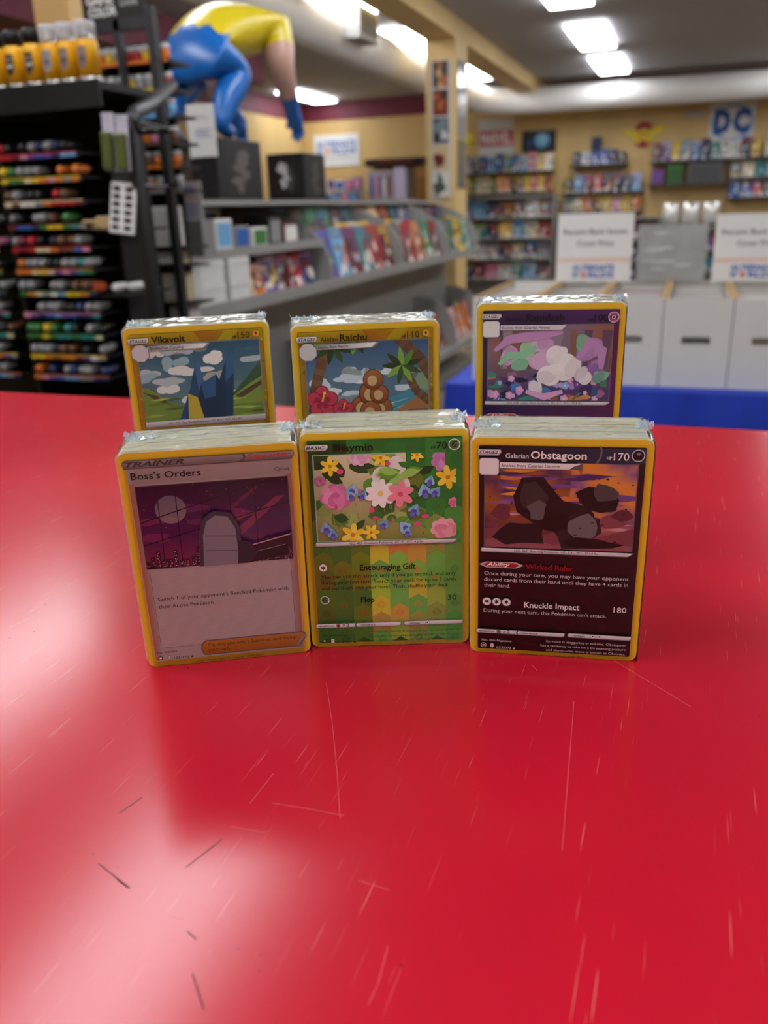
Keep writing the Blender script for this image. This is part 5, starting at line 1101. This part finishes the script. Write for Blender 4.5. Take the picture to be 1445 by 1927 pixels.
def long_box(i):
    x0 = BX0 + i*BW; t = empty('long_box', (x0+BW/2, 2.735, TZ+.0005)); w = BW/2-.0015; th = .005
    # front panel with a hand hole, built as four strips round it
    hx, hz0, hz1 = .042, .135, .158
    f = MB(); f.box((-w, 0, 0), (w, th, hz0)); f.box((-w, 0, hz1), (w, th, BH)); f.box((-w, 0, hz0), (-hx, th, hz1)); f.box((hx, 0, hz0), (w, th, hz1)); f.build('front_panel', lbw, t)
    MB().box((-w, BD-th, 0), (w, BD, BH)).build('back_panel', lbw, t)
    for sx in (-1, 1):
        o = MB().box((sx*w - (th if sx > 0 else 0), th, 0), (sx*w + (th if sx < 0 else 0), BD-th, BH)).build('side_panel', lbw, t)
        MB().box((sx*w - (.0095 if sx > 0 else 0), th, BH-.012), (sx*w + (.0095 if sx < 0 else 0), BD-th, BH+.0015)).build('raw_edge', lbb, t)
    MB().box((-w+th, th, 0), (w-th, BD-th, .004)).build('bottom', lbw, t)
    # bagged comics packed upright inside
    r = random.Random(90+i); m = MB(); y = .03 + r.uniform(0, .03)
    while y < BD-.05:
        h = .238 + r.uniform(-.006, .012); tk = r.uniform(.002, .005); ln = r.uniform(.006, .014); cc = r.choice(['#d8d6d0', '#c9c7c2', '#e2e0da', '#b5b3b0', '#d0cdc6', '#a9a7a8', '#8f8d98', '#c6b6a6', '#e6e4e0', '#b86a72' if r.random() < .35 else '#c4c2bc'])
        vs = [(-w+.011, y, .006), (w-.011, y, .006), (w-.011, y+tk, .006), (-w+.011, y+tk, .006), (-w+.011, y+ln, h), (w-.011, y+ln, h), (w-.011, y+ln+tk, h), (-w+.011, y+ln+tk, h)]
        m.faces(vs, [(3,2,1,0),(4,5,6,7),(0,1,5,4),(1,2,6,5),(2,3,7,6),(3,0,4,7)], cc); y += tk + r.uniform(.0005, .003)
    o = m.build('comic_row', PAPER, t); o['kind'] = 'stuff'; o['label'] = 'bagged comics packed upright in the box'
    tag(t, ['white cardboard long box of comics at the cloth-covered table end', 'white cardboard long box of comics, second from the table end', 'white cardboard long box of comics, third from the table end', 'white cardboard long box of comics, fourth from the table end', 'white cardboard long box of comics, fifth from the table end', 'white cardboard long box of comics, sixth from the table end', 'white cardboard long box of comics, seventh from the table end'][i], 'box', 'comic long boxes'); return t
for i in range(7): long_box(i)
def aw_logo(q, x0, y0, w, h):
    q.text('ALTERNATE', x0, y0+h*.55, w, h*.42, '#2d56b4', .03); q.text('W', x0, y0, w*.16, h*.42, '#2d56b4', .03); q.text('RLDS', x0+w*.40, y0, w*.60, h*.42, '#2d56b4', .03)
    q.star(x0+w*.28, y0+h*.20, h*.30, h*.15, 4, '#d84a3a')
def sign_print(q, w, h):
    q.text('Recent Back Issues', w*.08, h*.70, w*.84, h*.075, '#2a2828', .006); q.text('Cover Price', w*.27, h*.53, w*.48, h*.075, '#2a2828', .006)
    q.rect(w*.01, h*.30, w*.99, h*.345, '#e8bfa8'); aw_logo(q, w*.22, h*.06, w*.56, h*.19)
for k, (px, py, lb) in enumerate((((1046, 1186), 513, 'white price sign standing in the long boxes beside the grey plastic holder'), ((1345, 1490), 515, 'white price sign standing past the grey plastic holder'))):
    Ys = 3.325; a, b = at_y(px[0], py, Ys), at_y(px[1], py, Ys)
    z0 = TZ + .2735; h = at_y(px[0], 403, Ys).z - z0
    t = board('price_sign', .275, h, ((a.x+b.x)/2, Ys, z0), (math.radians(-4), 0, 0), '#e4e2de', lb, 'sign', sign_print)
    MB().box((-.05, .001, -.0), (.05, .006, .03)).build('sign_foot', mat('clear_grey', '#c4c4c4', .3), t)
a, b = at_y(1197, 512, 3.36), at_y(1325, 512, 3.36); t = empty('plastic_holder', ((a.x+b.x)/2, 3.345, TZ+.2735), (math.radians(-3), 0, 0)); w = b.x-a.x; h = at_y(1260, 422, 3.36).z - TZ - .2735
hm = mat('grey_plastic', '#a3a5a2', .18, noise=.12, scale=14, bump=.5, bscale=30); MB().box((-w/2, 0, 0), (w/2, .006, h)).build('holder_sheet', hm, t)
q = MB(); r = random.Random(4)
for k in range(9): x = r.uniform(-.42, .2)*w; z = r.uniform(.12, .88)*h; q.poly([(x, -.0005, z), (x+w*r.uniform(.1, .35), -.0005, z+.001), (x+w*r.uniform(.1, .35), -.0005, z+.007), (x, -.0005, z+.006)], r.choice(['#c9cac8', '#bcbdbb', '#d9dad8', '#c8a8a6']))  # pale and pinkish streaks scattered over the holder sheet
q.build('faint_streaks', PAPER, t)['kind'] = 'stuff'; tag(t, 'grey plastic sign holder with faint streaks between two white price signs', 'sign holder')

# ------------------------------------------------------------------ column posters and frame
pf = empty('poster_frame', (-2.09, 7.41, 1.3)); clear = mat('frame_clear', '#cfcdc8', .12, noise=.03); tag(pf, 'tall clear frame of five stacked posters on the tan column', 'poster frame')
p0, p1 = at_y(811, 240, 7.41), at_y(848, 240, 7.41); zt, zb = at_y(830, 113, 7.41).z, at_y(830, 372, 7.41).z; wd = p1.x-p0.x; cxp = (p0.x+p1.x)/2
MB().box((cxp-wd/2+2.09, -.004, zb-1.3), (cxp+wd/2+2.09, .009, zt-1.3)).build('frame_back', clear, pf)
pc = [('#3a2a30', '#a8643a', '#c9a06a'), ('#7a2a22', '#3d2018', '#b8682c'), ('#2e3238', '#77858f', '#c9cdd0'), ('#c9b48a', '#3a2420', '#8a2a2c'), ('#d8d4cc', '#4a5a4a', '#a89a80')]
for k in range(5):
    r = random.Random(k+60); q = Print(0, .3); w, h = wd*780, (zt-zb)/5*930; q.rect(0, 0, w, h, pc[k][0]); q.clip = (0, 0, w, h)
    for z in range(7): q.blob(r.uniform(.2, .8)*w, r.uniform(.1, .85)*h, r.uniform(.12, .3)*w, r.uniform(.08, .22)*h, r.choice(pc[k][1:]), r)
    q.build('poster', PAPER, pf, (cxp-wd*.39+2.09, -.006, zt-1.3-(k+.96)*(zt-zb)/5), (math.pi/2, 0, 0))
# white reflective strips on the side of the column
SLEEVE = printmat('glossy_sleeve', .1, .8)
sf = empty('side_poster', (-1.955, 7.6, 1.9)); tag(sf, 'narrow glossy sleeve with grey sheets on the side of the tan column', 'poster')
for k, (z0, z1, c) in enumerate(((2.28, 2.44, '#9a9b9e'), (2.10, 2.27, '#9a9b9e'), (1.85, 2.08, '#9a9b9e'), (1.45, 1.83, '#6c6d6c'))): MB().box((0, -.14, z0-1.9), (.006, .14, z1-1.9), c).build('sheet', SLEEVE, sf)

# ------------------------------------------------------------------ signs and screen on the back wall
YW = YB - .019
def wall_rect(pa, pb): a, b = at_y(*pa, YW), at_y(*pb, YW); return (a.x+b.x)/2, b.x-a.x, b.z, a.z-b.z
def on_wall(name, pa, pb, back, label, cat, fn, th=.012):
    cx_, w, z, h = wall_rect(pa, pb); t = empty(name, (cx_, YW, z)); MB().box((-w/2, -th, 0), (w/2, 0, h), back).build('panel', PAPER, t)
    q = Print(.6, .4); fn(q, w*1000, h*1000); q.build('printed_face', PAPER, t, (-w/2, -th, 0), (math.pi/2, 0, 0)); return tag(t, label, cat)
def marvel(q, w, h): q.rect(w*.02, h*.28, w*.98, h*.70, '#c2202c'); q.text('MARVEL', w*.07, h*.34, w*.86, h*.29, '#f2eeee', .035)
on_wall('wall_sign', (901, 226), (966, 293), '#dcdcda', 'white wall sign with a red block and white letters', 'sign', marvel)
def dc(q, w, h):
    q.ell(w*.52, h*.48, w*.47, h*.47, '#8fb0d8', 30); q.ell(w*.52, h*.48, w*.39, h*.39, '#dcdcda', 30)
    q.text('D', w*.10, h*.25, w*.38, h*.54, '#1f4fa0', .075); q.text('C', w*.52, h*.25, w*.38, h*.54, '#1f4fa0', .075)
on_wall('wall_sign', (1338, 195), (1416, 264), '#dcdcda', 'white wall sign with large blue letters and a pale blue ring', 'sign', dc)
def aw(q, w, h): aw_logo(q, w*.06, h*.40, w*.88, h*.40); q.rect(w*.22, h*.26, w*.86, h*.31, '#b9bcbc')
on_wall('shop_banner', (590, 256), (677, 311), '#dfe3e4', 'pale banner with blue lettering hung on the tan wall', 'banner', aw)
def scr(q, w, h): q.rect(w*.04, h*.06, w*.96, h*.94, '#0f1a2c'); q.ell(w*.6, h*.54, w*.24, h*.36, '#5f9cc4', 24); q.ell(w*.62, h*.6, w*.13, h*.2, '#8fc0d8', 18); q.blob(w*.2, h*.4, w*.1, h*.2, '#24406a', R)
on_wall('television', (985, 248), (1045, 284), '#0c0d10', 'black flat television showing a blue globe on the tan wall', 'television', scr, .05)
# red and yellow emblem plaque
cx_, w, z, h = wall_rect((1172, 230), (1250, 275)); t = empty('emblem_plaque', (cx_, YW, z)); q = Print(0, .6); W_, H_ = w*1000, h*1000
q.ell(W_*.5, H_*.48, W_*.24, H_*.5, '#a01c28', 26)
q.add([(0, H_*.72), (W_*.06, H_*.48), (W_*.2, H_*.44), (W_*.27, H_*.24), (W_*.4, H_*.16), (W_*.5, H_*.34), (W_*.6, H_*.16), (W_*.73, H_*.26), (W_*.8, H_*.46), (W_*.94, H_*.52), (W_, H_*.84), (W_*.72, H_*.74), (W_*.62, H_*.62), (W_*.5, H_*.74), (W_*.38, H_*.60), (W_*.28, H_*.70)], '#e0c41c')
q.line(W_*.36, H_*.40, W_*.5, H_*.56, H_*.05, '#a01c28'); q.line(W_*.5, H_*.56, W_*.64, H_*.42, H_*.05, '#a01c28')
m = MB(); m.lathe([(0, 0), (w*.24, 0), (w*.24, .012), (0, .012)], 26, M=Matrix.Translation((0, 0, h*.48)) @ Matrix.Rotation(math.pi/2, 4, 'X') @ Matrix.Diagonal((1, h*.5/(w*.24), 1, 1))); m.build('disc', mat('plaque_red', '#a01c28', .4, noise=.04), t)
q.build('emblem_print', PAPER, t, (-w/2, -.0125, 0), (math.pi/2, 0, 0)); tag(t, 'red disc plaque with a yellow winged emblem on the tan wall', 'plaque')
c0 = at_y(880, 262, YW); o = MB().lathe([(0, 0), (.085, 0), (.09, .01), (.08, .025), (0, .03)], 20, M=Matrix.Rotation(math.pi/2, 4, 'X')).build('yellow_sign', mat('bright_yellow', '#ecdc18', .35), None, (c0.x, YW, c0.z)); tag(o, 'round bright yellow sign on the tan wall behind the column', 'sign')
o = MB().bevbox((-.11, -.06, -.035), (.11, 0, .035), .012).build('wall_lamp', mat('lamp_grey', '#b4b2ae', .4, noise=.05), None, (at_y(1308, 215, YW).x, YW, at_y(1308, 215, YW).z)); tag(o, 'small grey emergency lamp beside the blue-lettered wall sign', 'lamp')

# ------------------------------------------------------------------ wall shelves with books
shelf_m = mat('dark_shelf', '#3a332c', .6, noise=.1)
SHN = [0]
def wall_shelf(x0, x1, z, depth, label, where, n, hs=(.2, .25), kinds=None, cat='book', wid=None, seed=1, gap=.01):
    t = empty('wall_shelf', ((x0+x1)/2, YW, z)); w = (x1-x0)/2
    MB().box((-w, -depth, -.022), (w, 0, 0)).build('board', shelf_m, t); MB().box((-w, -depth-.004, -.022), (w, -depth, .012)).build('lip', shelf_m, t)
    for sx in (-.8, .8): MB().box((sx*w-.006, -depth*.8, -.06), (sx*w+.006, 0, -.022)).build('bracket', bm2, t)
    tag(t, label, 'shelf'); r = random.Random(seed); step = (x1-x0-.02)/n
    for k in range(n):
        hh = r.uniform(*hs); ww = min(step-gap, wid or step-gap)
        a, b, c = r.sample(kinds or PN, 3)
        o = put('shelf_book', cover_mesh(round(ww, 3), round(hh*50)/50, .03, a, b, c, r.randrange(5)), PAPER, None, (x0+.01+(k+.5)*step, YW-depth+.035, z + .03*math.sin(math.radians(7))), (math.radians(-7), 0, r.uniform(-.05, .05)))
        tag(o, f'{a} and {b} book, {ORD[k+1]} from the left wall side on {where}' if False else f'{a} and {b} book, {ORD[k+1]} along {where}', 'book', 'books on ' + where)
wall_shelf(-3.03, -1.80, 1.70, .2, 'dark shelf of books under the red-block wall sign', 'the shelf under the red-block sign', 11, seed=5)
wall_shelf(-3.03, -1.80, 1.44, .2, 'dark shelf of yellow and red spined books below the television', 'the shelf two below the television', 13, seed=6, kinds=['yellow', 'red', 'orange', 'green', 'black', 'cream'])
wall_shelf(-1.57, -.86, 1.745, .22, 'dark shelf of blue boxes beside the emblem plaque', 'the shelf left of the emblem plaque', 6, (.13, .2), ['blue', 'navy', 'white', 'black', 'purple'], seed=7)
wall_shelf(-1.66, -.66, 1.41, .2, 'dark shelf of books under the blue box shelf', 'the shelf under the blue box shelf', 8, seed=8)
wall_shelf(-1.66, -.66, 1.17, .2, 'lower dark shelf of books above the price sign', 'the lower shelf above the price sign', 8, seed=9)
wall_shelf(-.58, .70, 1.745, .2, 'dark shelf of books below the emblem and the blue-lettered sign', 'the shelf under the blue-lettered sign', 11, seed=10)
wall_shelf(.72, 1.9, 1.745, .2, 'dark shelf of books past the blue-lettered sign', 'the shelf past the blue-lettered sign', 9, seed=11)
wall_shelf(.36, 1.6, 1.52, .2, 'second dark shelf of books past the grey case', 'the shelf past the grey case', 9, seed=12)
wall_shelf(.36, 1.6, 1.29, .2, 'third dark shelf of books past the grey case', 'the low shelf past the grey case', 9, seed=13)
def wbox(x, z, w, h, d, a, b, label, name='shelf_box', cat='box'): boxthing(name, w, d, h, (x, YW-d-.02, z), 0, a, b, label, cat)
t = empty('wall_shelf', (-.12, YW, 1.475)); MB().box((-.47, -.26, -.022), (.47, 0, 0)).build('board', shelf_m, t); MB().box((-.47, -.264, -.022), (.47, -.26, .012)).build('lip', shelf_m, t); tag(t, 'dark shelf carrying the maroon, green and grey cases', 'shelf')
wbox(-.48, 1.476, .16, .19, .18, 'maroon', 'purple', 'maroon cased toy beside the green case'); wbox(-.28, 1.476, .18, .22, .18, 'green', '#35592f', 'green cased toy between maroon and grey cases'); wbox(.08, 1.476, .40, .23, .2, '#5a5b5d', '#4a4b4d', 'wide grey hard case on the back wall shelf')
# top box on the blue box shelf
wbox(-1.27, 1.93, .12, .15, .1, 'black', 'navy', 'dark figure box standing on top of the blue boxes')
t = empty('wall_shelf', (-.04, YW, 1.0)); MB().box((-.40, -.26, -.022), (.40, 0, 0)).build('board', shelf_m, t); tag(t, 'dark shelf carrying three shiny white bags', 'shelf')
bagm = mat('shiny_bag', '#f2f0ea', .18, metal=.45, noise=.1, scale=20, bump=1.0, bscale=60)
for k in range(3):
    m = MB(); r = random.Random(k+5); vs = []; nu, nv = 8, 9
    for i in range(nu+1):
        for j in range(nv+1):
            u, v = i/nu, j/nv; pf_ = math.sin(math.pi*u)**.5*math.sin(math.pi*min(.97, v*.95+.03))**.5
            vs.append(((u-.5)*.21, -.05*pf_ - r.uniform(0, .012), v*.25))
    b0 = len(vs); vs += [(x, -y*.4+.002, z) for x, y, z in vs]
    fs = [(i*(nv+1)+j, (i+1)*(nv+1)+j, (i+1)*(nv+1)+j+1, i*(nv+1)+j+1) for i in range(nu) for j in range(nv)]; m.faces(vs, fs + [tuple(q+b0 for q in f[::-1]) for f in fs], '#ffffff', True)
    tag(m.build('foil_bag', bagm, None, (-.29 + k*.245, YW-.16, 1.0005)), f'shiny white crinkled bag, {ORD[k+1]} of three on the dark wall shelf', 'bag', 'shiny white bags')

# grey metal bookcase below the wall shelves
def bookcase(name, x0, x1, y0, y1, h, zs, label, where, seed, per, kinds=None):
    t = empty(name, ((x0+x1)/2, (y0+y1)/2, 0)); w, d = (x1-x0)/2, (y1-y0)/2
    MB().box((-w, d-.01, 0), (w, d, h)).build('back_panel', gdark, t)
    for sx in (-1, 1): MB().box((sx*w-.01, -d, 0), (sx*w+.01, d, h)).build('side_panel', gmetal, t)
    MB().box((-w, -d, h-.02), (w, d, h)).build('top_board', gmetal, t)
    r = random.Random(seed); tag(t, label, 'bookcase')
    for si, z in enumerate(zs):
        MB().box((-w+.01, -d+.01, z-.018), (w-.01, d-.01, z)).build('shelf', gmetal, t)
        for k in range(per):
            a, b, c = r.sample(kinds or PN, 3); st = (x1-x0-.06)/per
            o = put('shelf_book', cover_mesh(round(st-.012, 3), r.choice([.18, .2, .22]), .03, a, b, c, r.randrange(5)), PAPER, None, (x0+.03+(k+.5)*st, y0+.06, z + .03*math.sin(math.radians(8))), (math.radians(-8), 0, r.uniform(-.04, .04)))
            tag(o, f'{a} and {b} book, {ORD[k+1]} {ORD[si+1]} shelf of {where}', 'book', 'books in ' + where)
bookcase('grey_bookcase', -3.0, -1.72, 11.45, 11.75, 1.40, (1.14, .88, .62, .36), 'grey metal bookcase of mixed books below the television', 'the case below the television', 21, 7)
bookcase('dark_bookcase', -1.66, -.4, 11.45, 11.75, 1.10, (.84, .58, .30), 'grey metal bookcase behind the long boxes', 'the case behind the long boxes', 22, 7, ['navy', 'black', 'grey', 'maroon', 'brown', 'green'])
bookcase('long_bookcase', -.35, 1.9, 11.45, 11.72, .96, (.70, .44), 'low grey bookcase under the shiny bags', 'the case under the shiny bags', 23, 12)
# left part of the back wall: canopy, bookcase of small colourful boxes, purple standee, wooden case
t = empty('shelf_canopy', (-3.98, YW, 1.86)); MB().box((-.42, -.28, 0), (.42, 0, .09), '#1d191a').build('canopy', PAPER, t); MB().box((-.25, -.286, .035), (.3, -.28, .055), '#8a2a30').build('canopy_stripe', PAPER, t); tag(t, 'black canopy sign with a red line above the tall case', 'canopy')
t = empty('tall_case', (-4.02, 11.82, 0)); MB().box((-.34, -.1, 0), (.34, .13, 1.42)).build('case_body', gdark, t); MB().box((-.34, -.1, 1.42), (.02, .13, 1.80), '#a49aa4').build('case_window', PAPER, t); MB().box((.04, -.1, 1.42), (.2, .13, 1.83), '#c9c2e0').build('standee_panel', PAPER, t)
for k in range(5): MB().box((-.31+k*.062, -.103, 1.46), (-.27+k*.062, -.1, 1.74 - .05*(k % 2)), PAL[['blue', 'pink', 'purple', 'white', 'maroon'][k]]).build('window_print', PAPER, t); tag(t, 'grey glass case with a lilac standee under the black canopy', 'display case')
t = empty('wooden_case', (-3.55, 11.82, 0)); MB().box((-.11, -.1, 0), (.11, .13, 1.82)).build('case_body', mat('brown_wood', '#9a6f36', .5, noise=.15, scale=8, stretch=(6, 6, 1)), t); MB().box((-.09, -.105, .3), (.09, -.1, 1.7)).build('case_door', mat('brown_wood_door', '#845c2a', .45, noise=.15, scale=8, stretch=(6, 6, 1)), t); tag(t, 'brown wooden case beside the poster column', 'cabinet')
bookcase('grey_bookcase', -5.35, -4.40, 11.4, 11.7, 1.40, (1.12, .86), 'grey metal bookcase beneath the pale banner', 'the case beneath the banner', 25, 6)
for si, z in enumerate((1.4005, 1.565)):
    r = random.Random(si+70)
    if si: 
        t = empty('riser_shelf', (-4.87, 11.58, 1.4)); MB().box((-.46, -.02, .145), (.46, .1, .16)).build('board', gmetal, t)
        for x in (-.45, .45): MB().box((x-.008, -.02, .0005), (x+.008, .1, .145)).build('riser_leg', gmetal, t)
        tag(t, 'small grey riser shelf of toy boxes under the banner', 'riser')
    for k in range(7):
        a, b = r.sample(['blue', 'purple', 'white', 'red', 'pink', 'sky blue', 'cream'], 2)
        boxthing('toy_box', .115, .09, .13 + (.03 if k % 3 == 0 and si else 0), (-5.25 + k*.128, 11.42 if si == 0 else 11.572, z), 0, a, b, f'{a} toy box with {b} panel, {ORD[k+1]} along the {["front row", "riser"][si]} beneath the banner', 'box', 'toy boxes beneath the banner')
